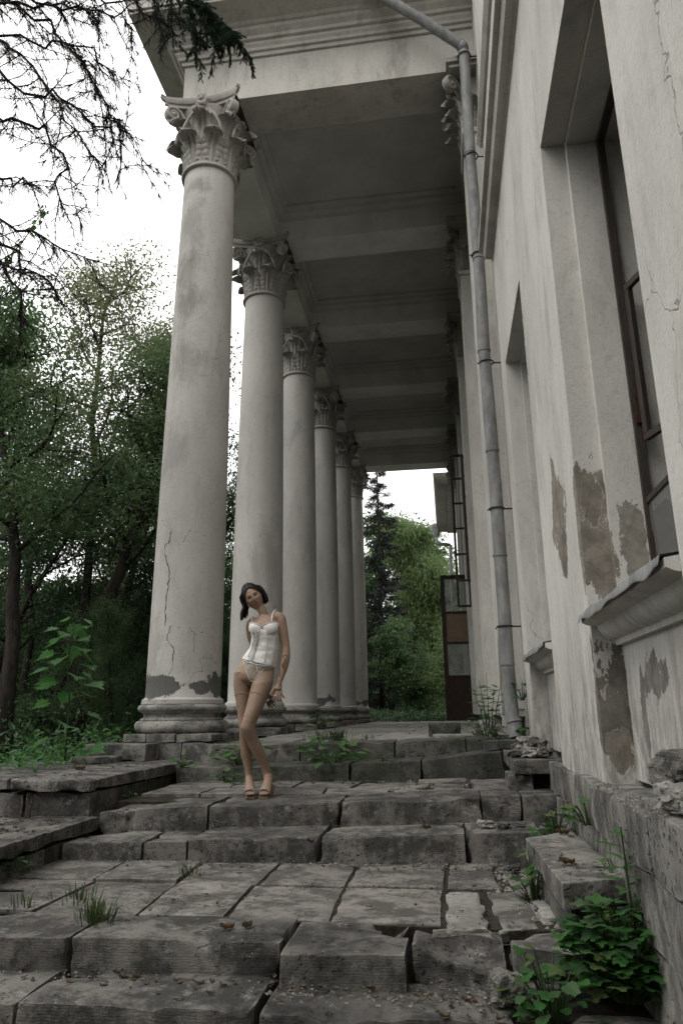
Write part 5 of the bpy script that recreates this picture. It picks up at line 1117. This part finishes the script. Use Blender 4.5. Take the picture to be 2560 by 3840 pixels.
TORSO = [(563, 465, 62, .050, .005, .0), (566, 500, 104, .066, .01, -.12), (560, 540, 138, .085, .01, -.1), (553, 590, 132, .100, -.005, .0), (556, 650, 128, .098, -.005, .06),
         (557, 720, 124, .088, .0, .1), (547, 790, 126, .085, .0, .16), (528, 860, 140, .093, .005, .2), (497, 930, 160, .105, .01, .22), (470, 1000, 180, .115, .02, .16), (452, 1060, 188, .118, .025, .06), (440, 1105, 182, .110, .03, .0), (436, 1150, 120, .07, .03, .0)]
LEG_R = [(352, 1020, 88, .100, .03, 0), (345, 1100, 88, .097, .03, 0), (342, 1180, 84, .090, .03, 0), (345, 1270, 73, .082, .025, 0), (350, 1370, 64, .074, .02, 0), (352, 1470, 54, .064, .015, 0), (352, 1560, 47, .057, .005, 0), (356, 1620, 45, .053, .01, 0), (362, 1700, 48, .056, .03, 0), (372, 1790, 52, .058, .045, 0), (384, 1880, 46, .050, .055, 0), (396, 1960, 38, .040, .06, 0), (403, 2030, 35, .035, .06, 0), (405, 2075, 37, .042, .055, 0)]
LEG_L = [(548, 1020, 96, .100, .01, 0), (540, 1100, 100, .100, -.005, 0), (520, 1180, 98, .096, -.025, 0), (490, 1270, 89, .090, -.05, 0), (460, 1360, 81, .082, -.075, 0), (425, 1450, 72, .073, -.1, 0), (398, 1530, 66, .064, -.115, 0), (394, 1580, 66, .061, -.115, 0), (414, 1640, 64, .056, -.095, 0), (445, 1700, 63, .056, -.065, 0), (484, 1780, 62, .058, -.03, 0), (522, 1860, 54, .052, .0, 0), (556, 1940, 43, .042, .025, 0), (578, 2010, 40, .038, .04, 0), (588, 2050, 44, .044, .04, 0)]
body = MB(); loft(body, dens(TORSO)); loft(body, dens(LEG_R)); loft(body, dens(LEG_L))
def chain(m, pts, seg=16, k=4):
    """tapered round limb through (u, v, radius units, dy)"""
    D_ = np.array(dens([tuple(p) for p in pts], k)); m.tube([W(a, b, d) for a, b, r, d in D_], D_[:, 2]*KU, seg); return m
# shoulders and arms
chain(body, [(600, 520, 52, .02), (670, 487, 60, .015), (708, 500, 54, .01), (722, 560, 49, .01), (736, 630, 47, .01), (750, 710, 43, .01), (762, 780, 39, .01), (764, 830, 40, .005), (757, 900, 42, -.005), (742, 980, 37, -.01), (722, 1050, 29, -.015), (702, 1110, 24, -.02), (695, 1135, 25, -.02)])
chain(body, [(500, 535, 50, .02), (440, 535, 48, .02), (415, 560, 42, .03), (412, 620, 38, .06), (425, 690, 37, .10), (455, 760, 36, .145), (478, 800, 36, .16), (500, 880, 37, .16), (522, 970, 34, .15), (545, 1070, 29, .14), (560, 1160, 24, .13), (565, 1215, 24, .125)])
# neck
chain(body, [(556, 500, 62, .02), (548, 460, 46, .0), (532, 420, 43, -.01), (508, 380, 46, -.01), (490, 340, 50, .0)])
# buttocks, bust under the corset
for (u, v, r, dy) in ((505, 590, 58, -.055), (612, 598, 62, -.055), (540, 1060, 105, .055), (395, 1060, 100, .06)):
    s = MB().lathe([(math.sin(a)*r*KU, -math.cos(a)*r*KU*1.02) for a in np.linspace(.02, PI-.02, 12)], W(u, v, dy), 20); body.add(s.v[0], s.f)
# feet: arched on high heels
def foot(m, ank, inst, ball, toe, heel):
    P = dens([(*ank,), (*inst,), (*ball,), (*toe,)], 5); A = np.array(P); R = []
    for (u, v, hw, hd, dy) in P:
        a = np.arange(18)*2*PI/18; c = W(u, v, dy); R.append((c, hw, hd))
    pts = np.array([q[0] for q in R]); T = np.gradient(pts, axis=0); T /= np.linalg.norm(T, axis=1, keepdims=True); rows = []
    for (c, hw, hd), t in zip(R, T):
        ux = np.array([1., 0, 0]); n = np.cross(ux, t); n /= np.linalg.norm(n); a = np.arange(18)*2*PI/18; rows.append(c+np.cos(a)[:, None]*hw*KU*ux+np.sin(a)[:, None]*hd*n)
    rows = np.array(rows); m.grid(rows, wrap=True); m.add(rows[0], np.arange(18)[::-1]); m.add(rows[-1], np.arange(18))
    chain(m, [(ank[0], ank[1]-10, 33, ank[4]), ((ank[0]+heel[0])/2, (ank[1]+heel[1])/2, 36, (ank[4]+heel[2])/2), (heel[0], heel[1], 30, heel[2])])
    u, v, hw, hd, dy = toe
    for q, (o, r, l) in enumerate(((-.72, 15, 30), (-.26, 12, 30), (.1, 11, 26), (.42, 10, 21), (.72, 9, 15))):
        sgn = -1 if ank[0] > 480 else 1
        o2 = o*-sgn if sgn < 0 else o
        chain(m, [(u+o2*hw*.95, v-14, r*1.05, dy+.02), (u+o2*hw, v-2, r, dy-.012), (u+o2*hw, v+6, r*.85, dy-.012-l*KU)], 8, 2)
foot(body, (404, 2050, 34, .034, .06), (410, 2120, 42, .034, .0), (415, 2192, 49, .022, -.07), (417, 2212, 42, .014, -.10), (400, 2105, .135))
foot(body, (588, 2040, 40, .036, .04), (584, 2110, 44, .036, -.02), (556, 2190, 52, .022, -.075), (548, 2212, 45, .014, -.10), (632, 2078, .10))
# hands with five separate fingers
def hand(m, wrist, palm, fingers, thumb):
    chain(m, [wrist, palm[0], palm[1]], 14)
    for f in fingers+[thumb]: chain(m, f, 10, 3)
hand(body, (695, 1130, 24, -.02), [(686, 1165, 30, -.022), (683, 1192, 33, -.024)],
     [[(662, 1195, 11.5, -.03), (646, 1238, 10.5, -.048), (648, 1276, 9.5, -.052), (660, 1302, 7.5, -.046)],
      [(677, 1204, 11.5, -.03), (672, 1252, 10.5, -.048), (680, 1290, 9.5, -.048), (692, 1314, 7.5, -.038)],
      [(693, 1205, 11.5, -.026), (699, 1250, 10.2, -.038), (711, 1282, 9.2, -.036), (724, 1304, 7.5, -.027)],
      [(708, 1196, 10.5, -.02), (722, 1230, 9.2, -.026), (735, 1258, 8.2, -.022), (748, 1278, 6.8, -.015)]],
     [(664, 1162, 14, -.03), (640, 1190, 12, -.055), (628, 1220, 10.5, -.064), (628, 1244, 8, -.062)])
hand(body, (566, 1210, 23, .125), [(575, 1245, 29, .12), (588, 1276, 32, .115)],
     [[(606, 1276, 11.5, .11), (634, 1300, 10.5, .10), (655, 1312, 9.5, .095), (672, 1314, 7.5, .095)], [(600, 1292, 11.5, .11), (624, 1322, 10.5, .105), (646, 1338, 9.5, .10), (664, 1345, 7.5, .1)],
      [(588, 1302, 11.5, .115), (606, 1338, 10.2, .112), (624, 1360, 9.2, .108), (640, 1370, 7.5, .108)], [(574, 1304, 10.5, .12), (584, 1338, 9.2, .122), (596, 1360, 8.2, .12), (608, 1372, 6.8, .118)]],
     [(598, 1248, 13, .1), (618, 1262, 11.5, .078), (636, 1270, 10.2, .07), (652, 1270, 8, .068)])
# head with a face
def head_mesh():
    n, k = 44, 48; V = np.zeros((n, k, 3))
    for i, ph in enumerate(np.linspace(.03, PI-.03, n)):
        for j in range(k):
            th = 2*PI*j/k; x = math.sin(ph)*math.cos(th); y = math.sin(ph)*math.sin(th); z = math.cos(ph)   # y<0 is the face
            jaw = max(0, -z-.05); X = x*.077*(1-.36*jaw**1.25); Y = y*.095; Z = z*.118
            if y < 0: Y *= 1-.10*jaw; Y -= .012*jaw**2
            else: Y *= 1-.35*jaw; Z += .022*jaw*y
            f = max(0, -y)
            g = lambda cx, cz, sx, sz: math.exp(-((x-cx)/sx)**2-((z-cz)/sz)**2)*(f > .1)
            Y -= .019*g(0, -.20, .10, .13)+.011*g(0, .0, .09, .2)                         # nose, bridge
            Y += .010*g(.36, .05, .20, .11)+.010*g(-.36, .05, .20, .11)                   # eye sockets
            Y -= .005*g(.35, .20, .25, .07)+.005*g(-.35, .20, .25, .07)                   # brows
            Y -= .009*g(0, -.43, .22, .055)+.008*g(0, -.54, .18, .05)-.004*g(0, -.485, .2, .022)  # lips
            Y -= .008*g(0, -.82, .25, .14); Y -= .005*g(.5, -.18, .2, .16)+.005*g(-.5, -.18, .2, .16)
            V[i, j] = (X, Y, Z)
    return V
HV = head_mesh(); HC = W(446, 292, -.012); th_ = math.radians(31); yw_ = math.radians(8); pt_ = math.radians(12)
HM = Matrix.Rotation(-th_, 3, 'Y') @ Matrix.Rotation(yw_, 3, 'Z') @ Matrix.Rotation(pt_, 3, 'X')
HMn = np.array(HM); hw_ = lambda p: np.asarray(p, float)@HMn.T+HC
body.grid(hw_(HV.reshape(-1, 3)).reshape(HV.shape)[::-1], wrap=True)
hv0 = hw_(HV[0]); hv1 = hw_(HV[-1]); body.add(hv0, np.arange(48)); body.add(hv1, np.arange(48)[::-1])
bo = body.build('body_form', M['skin'])
md = bo.modifiers.new('fuse', 'REMESH'); md.mode = 'VOXEL'; md.voxel_size = .0034
ms = bo.modifiers.new('soften', 'SMOOTH'); ms.factor = .5; ms.iterations = 5
dg = bpy.context.evaluated_depsgraph_get(); me = bpy.data.meshes.new_from_object(bo.evaluated_get(dg)); bpy.data.objects.remove(bo)
me.name = 'body'; person = bpy.data.objects.new('body', me); COL.objects.link(person); person.parent = wm; person.matrix_parent_inverse = Matrix.Translation(wm.location).inverted()
nv = len(me.vertices); BV = np.zeros(nv*3); me.vertices.foreach_get('co', BV); BV = BV.reshape(-1, 3); BN = np.zeros(nv*3); me.vertices.foreach_get('normal', BN); BN = BN.reshape(-1, 3)
px = pix(BV); U_ = (px[:, 0]-780)/.3828; V_ = (px[:, 1]-2130)/.3828
FC = np.zeros((len(me.polygons), 3)); 
cen = np.zeros(len(me.polygons)*3); me.polygons.foreach_get('center', cen); cen = cen.reshape(-1, 3); pc = pix(cen); fu = (pc[:, 0]-780)/.3828; fv = (pc[:, 1]-2130)/.3828
me.materials.clear()
for q in ('skin', 'tights', 'tights_top', 'lip'): me.materials.append(M[q])
armL = (fu > 640+.0*fv) & (fv < 1330) & ((fu > 655) | (fv > 1110)) & (fv < 1320); armR = (cen[:, 1] > YW+.085) & (fv > 1170) & (fv < 1380) & (fu > 545)
leg = (fv > 880) & ~armL & ~armR
mi = np.zeros(len(fu), np.int32); mi[leg] = 1
hem = np.where(fu < 440, 1000+(fu-255)*.32, 1135-(fu-440)*.12); mi[leg & (fv < hem)] = 2
loc = (cen-HC)@HMn                                             # face features in the head's own frame
lips = (np.abs(loc[:, 0]) < .021*(1-((loc[:, 2]+.057)/.0125)**2).clip(0)) & (loc[:, 1] < -.06) & (fv < 480)
mi[lips] = 3
me.polygons.foreach_set('material_index', mi); me.polygons.foreach_set('use_smooth', np.ones(len(fu), bool)); me.update()
PF = []
lt = np.zeros(len(me.polygons), np.int32); me.polygons.foreach_get('loop_total', lt); ls = np.zeros(len(me.polygons), np.int32); me.polygons.foreach_get('loop_start', ls); lv = np.zeros(len(me.loops), np.int32); me.loops.foreach_get('vertex_index', lv)
quad = lt == 4; Q = np.stack([lv[ls[quad]+k] for k in range(4)], -1); Qc = np.nonzero(quad)[0]
def shell(mask, off, name, mat):
    q = Q[mask[Qc]]; used = np.unique(q); mp = -np.ones(nv, np.int64); mp[used] = np.arange(len(used))
    return relw(MB().add(BV[used]+BN[used]*off, mp[q]).build(name, mat, smooth=True))
def relw(o): return rel(o, wm)
def inpoly(u, v, poly):
    c = np.zeros(len(u), bool); n = len(poly)
    for i in range(n):
        x1, y1 = poly[i]; x2, y2 = poly[i-1]
        k = ((y1 > v) != (y2 > v)) & (u < (x2-x1)*(v-y1)/((y2-y1)+1e-9)+x1); c ^= k
    return c
shell(inpoly(fu, fv, [(325, 850), (345, 920), (366, 1000), (385, 1060), (398, 1095), (420, 1110), (444, 1108), (470, 1060), (515, 1012), (560, 990), (610, 982), (670, 985), (670, 880), (500, 820)]) & ~armL & ~armR, .0022, 'brief', M['brief'])
trim = MB()
for pts in ([(345, 915), (364, 1000), (384, 1062), (398, 1096), (420, 1111), (444, 1108), (470, 1062), (515, 1014), (560, 992), (610, 984), (652, 984)], [(345, 905), (400, 950), (470, 978), (540, 978), (600, 965), (655, 955)]):
    P = []
    for (u, v) in pts:
        k = np.nonzero((np.abs(U_-u) < 9) & (np.abs(V_-v) < 9))[0]
        if len(k): i = k[np.argmin(BV[k, 1])]; P.append(BV[i]+BN[i]*.003)
    if len(P) > 2: trim.tube(P, .0022, 5)
relw(trim.build('brief_trim', M['satin'], smooth=True))
# thin elastic bands of the stockings round each thigh
def ring_on(pts, rad=.0026):
    P = []
    for (u, v) in pts:
        k = np.nonzero((np.abs(U_-u) < 8) & (np.abs(V_-v) < 9))[0]
        if len(k): i = k[np.argmin(BV[k, 1])]; P.append(BV[i]+BN[i]*.0015)
    P = np.array(P)
    for it in range(6): P[1:-1] = (P[:-2]+2*P[1:-1]+P[2:])/4
    return P
for SEC, v0, dv, sl in ((LEG_R, 1262, 40, .0), (LEG_L, 1262, 40, .18)):
    A_ = np.array(SEC); P = []
    for a in np.linspace(0, 2*PI, 56):
        vv = v0+dv*math.sin(a)+sl*90*math.cos(a); sec = [np.interp(vv, A_[:, 1], A_[:, c]) for c in (0, 2, 3, 4)]
        p = W(sec[0]+sec[1]*math.cos(a), vv, sec[3]+sec[2]*math.sin(a)); k = np.argpartition(((BV-p)**2).sum(1), 6)[:6]; P.append(BV[k].mean(0)+BN[k].mean(0)*.0018)
    relw(MB().tube(np.array(P), .0026, 6, cap=False).build('stocking_band', M['tights_top'], smooth=True))
# corset
CS = [(553, 612, 139, .113, -.004, .03), (556, 650, 137, .109, -.004, .06), (557, 700, 135, .101, -.002, .09), (553, 760, 136, .097, .0, .13), (545, 805, 140, .096, .0, .17), (528, 850, 152, .103, .003, .22), (506, 905, 166, .116, .006, .26), (500, 930, 171, .122, .008, .26)]
cm = MB(); R0 = loft(cm, dens(CS, 5), 64, cap=False); Rn = R0.copy()
for i in range(R0.shape[0]):                                # vertical seams and soft pulls
    for j in range(64):
        a = j*2*PI/64; c = R0[i].mean(0); d = R0[i, j]-c; d /= np.linalg.norm(d)+1e-9
        Rn[i, j] += d*(.0035*math.cos(a*10)*.4+.004*float(vnoise(R0[i, j]*(1, 1, 3.), 16, 3)))
cm = MB().grid(Rn, wrap=True).grid((Rn-(Rn-Rn.mean(1, keepdims=True))*.02)[:, ::-1], wrap=True)
cor = relw(cm.build('corset', M['satin'], smooth=True))
def onfront(u, v, off=.004, src=Rn.reshape(-1, 3)):
    p = W(u, v, 0); f = src[src[:, 1] < YW+.02]; d = np.hypot(f[:, 0]-p[0], f[:, 2]-p[2]); k = np.argsort(d)[:4]; wq = 1/(d[k]+1e-4); y = (f[k, 1]*wq).sum()/wq.sum(); return np.array([p[0], y-off, p[2]])
def relc(o): return rel(o, wm)
for sg in [[(600, 650), (603, 720), (598, 790), (590, 860), (582, 940)], [(535, 640), (530, 720), (505, 810), (475, 900)], [(470, 640), (468, 720), (450, 790), (420, 880)], [(665, 650), (668, 720), (664, 800), (655, 900)]]:
    relw(MB().tube([onfront(u, v, .0015) for u, v in sg], .0022, 5).build('seam', M['satin'], smooth=True))
hemp = [onfront(u, v, .003) for u, v in [(338, 878), (370, 905), (420, 928), (480, 945), (540, 958), (600, 966), (652, 968)]]
relw(MB().tube(hemp, .003, 6).build('hem', M['satin'], smooth=True))
# cups
def cup(cu, cv, rw, rh, tiltv, dy, name='cup'):
    V = np.zeros((16, 18, 3)); c = W(cu, cv, dy)
    for i, a in enumerate(np.linspace(.0, 1, 16)):
        for j, b in enumerate(np.linspace(-1, 1, 18)):
            x = b*rw; z0 = -rh*math.sqrt(max(0, 1-b*b*.9)); ztop = rh*(.75-tiltv*b*.8-.25*b*b); z = z0+(ztop-z0)*a
            dep = math.sqrt(max(0, 1-(b*.95)**2-(abs(z/rh)*.72)**2*.9)); V[i, j] = c+np.array((x*KU, -.055*dep, z*KU))
    o = relw(MB().grid(V).grid(V[:, ::-1]+(0, .002, 0)).build(name, M['satin'], smooth=True))
    relw(MB().tube(V[-1]+(0, -.002, 0), [.003]+[.006]*16+[.003], 6, flat=.6).build('cup_fold', M['satin'], smooth=True)); return o
cup(480, 590, 78, 54, .55, -.062); cup(609, 588, 80, 57, -.55, -.062)
for pts in ([(425, 566, -.1), (430, 530, -.085), (432, 498, -.045), (438, 478, .0), (446, 474, .05)], [(622, 540, -.105), (622, 500, -.085), (630, 455, -.06), (645, 422, -.015), (664, 408, .02), (690, 420, .06)]):
    P = [W(*p) for p in pts]; relw(MB().tube(P, .0045, 6, flat=.4).build('strap', M['satin'], smooth=True))
# laced opening down the front
gap = [(512, 636), (506, 680), (498, 730), (490, 780), (484, 815)]
V = []
for q, (u, v) in enumerate(gap): hwid = [3, 9, 13, 9, 2][q]; V.append([onfront(u-hwid, v, .0035), onfront(u+hwid, v, .0035)])
relw(MB().grid(np.array(V)).build('lacing_gap', M['skin'], smooth=True))
lace = MB(); n = 15
for q in range(n):
    t0 = q/n; t1 = (q+1)/n; vv = lambda t: 628+t*290; uc = lambda t: 516-t*66; hw2 = lambda t: 24 if t < .65 else 20
    lace.tube([onfront(uc(t0)-hw2(t0), vv(t0), .006), onfront(uc(t1)+hw2(t1), vv(t1), .0065)], .0018, 5); lace.tube([onfront(uc(t0)+hw2(t0), vv(t0), .006), onfront(uc(t1)-hw2(t1), vv(t1), .0068)], .0018, 5)
relw(lace.build('lacing', M['cord'], smooth=True)); ey = MB()
for q in range(n+1):
    for s in (-1, 1): c = onfront(516-q/n*66+s*26, 628+q/n*290, .005); ey.tube([c, c-(0, .002, 0)], .0038, 6)
relw(ey.build('eyelets', M['iron'])).__setitem__('kind', 'stuff')
bow = MB().tube([onfront(452, 925, .01)]+[W(u, v, -.13) for u, v in [(420, 935), (390, 955), (374, 972), (382, 982), (410, 968), (440, 940), (455, 928)]], .0024, 6)
bow.tube([onfront(452, 925, .01)]+[W(u, v, -.13) for u, v in [(470, 945), (480, 970), (482, 1000), (474, 1022)]], .0024, 6); relw(bow.build('bow', M['cord'], smooth=True))
# face: eyes, brows; hair
def fy(x, z, out=.0):                                          # front of the face at head coordinates
    f = HV.reshape(-1, 3); f = f[f[:, 1] < 0]; k = np.argmin((f[:, 0]-x)**2+(f[:, 2]-z)**2); return f[k, 1]-out
for s in (-1, 1):
    c = (s*.0285, fy(s*.0285, .004)+.004, .004); E = MB().lathe([(math.sin(a)*.0078, -math.cos(a)*.0078) for a in np.linspace(.02, PI-.02, 9)], (0, 0, 0), 14); V = E.v[0]*(1.5, .9, .62); E.v[0] = hw_(V+c); relw(E.build('eye', M['eye_white'], smooth=True))
    I = MB().lathe([(math.sin(a)*.0052, -math.cos(a)*.0052) for a in np.linspace(.02, PI-.02, 8)], (0, 0, 0), 12); I.v[0] = hw_(I.v[0]*(1, .6, 1)+(c[0]+.001, c[1]-.005, c[2]+.0005)); relw(I.build('iris', M['eye_dark'], smooth=True))
    relw(MB().tube([hw_((s*x, fy(s*x, z, .0015), z)) for x, z in ((.015, .0035), (.022, .0085), (.030, .0105), (.038, .008), (.043, .003))], [.0012, .0024, .0028, .0024, .0012], 6).build('eyelash', M['eye_dark'], smooth=True))
    relw(MB().tube([hw_((s*x, fy(s*x, z, .001), z)) for x, z in ((.012, .021), (.022, .026), (.034, .029), (.046, .024))], [.002, .0032, .0028, .0012], 6, flat=.6).build('eyebrow', M['hair'], smooth=True))
    relw(MB().tube([hw_((s*.008, fy(s*.006, -.031, -.001), -.0315)), hw_((s*.0045, fy(s*.004, -.032, .0), -.0325))], .0022, 6).build('nostril', M['lip'], smooth=True))
relw(MB().lathe([(math.sin(a)*.0045, -math.cos(a)*.0045) for a in np.linspace(.02, PI-.02, 8)], W(397, 370, -.05), 10).build('earring', M['pearl'], smooth=True))
hm = MB(); r = np.random.default_rng(4)
cap_ = []                                                      # close skullcap, parted in the middle
for i, ph in enumerate(np.linspace(.02, 1.72, 20)):
    rowv = []
    for j in range(48):
        th = 2*PI*j/48; fr = max(0, -math.sin(th)); lim = 1.72-fr**2.2*.90; p2 = min(ph, lim)
        x = math.sin(p2)*math.cos(th); y = math.sin(p2)*math.sin(th); z = math.cos(p2); k = 1.13+.014*math.sin(th*23)
        rowv.append(hw_((x*.079*k, y*.098*k+.004, z*.121*k-.003*(abs(x) < .06)*(z > .5))))
    cap_.append(rowv)
hm.grid(np.array(cap_)[::-1], wrap=True)
def lock(root, ctrl, w0, w1):
    D_ = [root]+ctrl; P = np.array([np.array(p) for p in D_]); t = np.linspace(0, 1, len(P)); t2 = np.linspace(0, 1, 10); P = np.array([np.interp(t2, t, P[:, c]) for c in range(3)]).T
    hm.tube(P, w0*np.array([.5, .8, 1, 1, 1, 1, .95, .85, .6, .2])+0*w1, 6, flat=.55)
for q in range(420):
    side = -1 if q % 2 else 1; th = r.uniform(-.62, 2.6); ex = .82+.26*r.random()
    cx, sx_ = math.cos(th), math.sin(th); x0 = side*.006; root = hw_((x0+side*.01*r.random(), (-.055+.14*r.random()), .121*.98))
    mid = hw_((side*.100*max(.35, abs(cx))*1.03, .085*sx_*.8-.008, .055)); mid2 = hw_((side*.108*max(.4, abs(cx)), .088*sx_*.85, -.02)); e = mid2.copy()
    dn = np.array((0, 0, -1.))
    if side < 0: tip = mid2+dn*.095*ex+np.array((-.03, 0, 0))+HMn@np.array((0, 0, -1.))*.02; low = mid2+dn*.05+np.array((-.022, 0, 0))
    else: tip = mid2+dn*.052*ex+HMn@np.array((0, 0, -1.))*.02+np.array((.012, 0, 0)); low = mid2+dn*.03+np.array((.014, 0, 0))
    lock(root, [mid, mid2, low, tip], .0062, .006)
hair = relw(hm.build('hair', M['hair'], smooth=True))
# snake-like ink drawing on the forearm
def skin_line(m, pts, rad):
    P = []
    for (u, v) in pts:
        k = np.nonzero((np.abs(U_-u) < 7) & (np.abs(V_-v) < 7))[0]
        if len(k): i = k[np.argmin(BV[k, 1])]; P.append(BV[i]+BN[i]*.0005)
    if len(P) > 2: m.tube(P, rad, 6, flat=.35)
ink = MB()
skin_line(ink, [(738, 880), (732, 862), (744, 850), (764, 852), (782, 860), (776, 880), (758, 890), (750, 905), (766, 918), (768, 940), (754, 962), (738, 978), (722, 970), (718, 950), (732, 930)], .005)
skin_line(ink, [(758, 905), (742, 920), (728, 945), (742, 968), (752, 990), (742, 1002)], .0045); skin_line(ink, [(700, 990), (704, 1010), (696, 1030), (702, 1048), (694, 1058)], .004)
relw(ink.build('tattoo', M['ink'], smooth=True)); relw(MB().tube([W(648, 1252, -.065), W(666, 1250, -.065)], .002, 6).build('ring', M['pearl']))
# high-heeled clear sandals
for (bu, tu, hu, hv, hdy) in ((415, 417, 400, 2105, .135), (556, 548, 632, 2078, .10)):
    sh = MB(); P = [W(tu, 2240, -.135), W(tu, 2238, -.105), W(bu, 2226, -.07), W((bu+hu)/2+4, 2180, .01), W(hu, hv+44, hdy-.03), W(hu, hv+38, hdy+.02)]
    wds = [36, 48, 52, 40, 34, 28]; V = np.array([[p+np.array((s*wd*KU, 0, -.004-.0*s)) for s in (-1, -.5, 0, .5, 1)] for p, wd in zip(P, wds)])
    sh.grid(V).grid(V[:, ::-1]-(0, 0, .010)); 
    e1 = V[:, 0]; e2 = V[:, -1]
    sh.grid(np.stack([e1, e1-(0, 0, .010)], 1)[:, ::-1]).grid(np.stack([e2, e2-(0, 0, .010)], 1)); sh.grid(np.stack([V[0], V[0]-(0, 0, .010)], 1))
    so_ = relw(sh.build('sandal', M['shoe'], smooth=True, sharp=40))
    hb_ = W(hu, hv+44, hdy); relw(MB().tube([hb_, hb_*.5+np.array((hb_[0], hb_[1]-.004, -.606))*.5, (hb_[0], hb_[1]-.008, -.606)], [.018, .011, .009], 10).build('heel', M['shoe'], smooth=True))
    c = W(bu-1, 2196, -.07); wd = 57*KU
    relw(MB().tube([(c[0]+wd*math.cos(a), c[1]-.008-.018*math.sin(a), c[2]-.018+.046*math.sin(a)) for a in np.linspace(0, PI, 13)], .011, 6, flat=.22).build('strap', M['clear'], smooth=True))
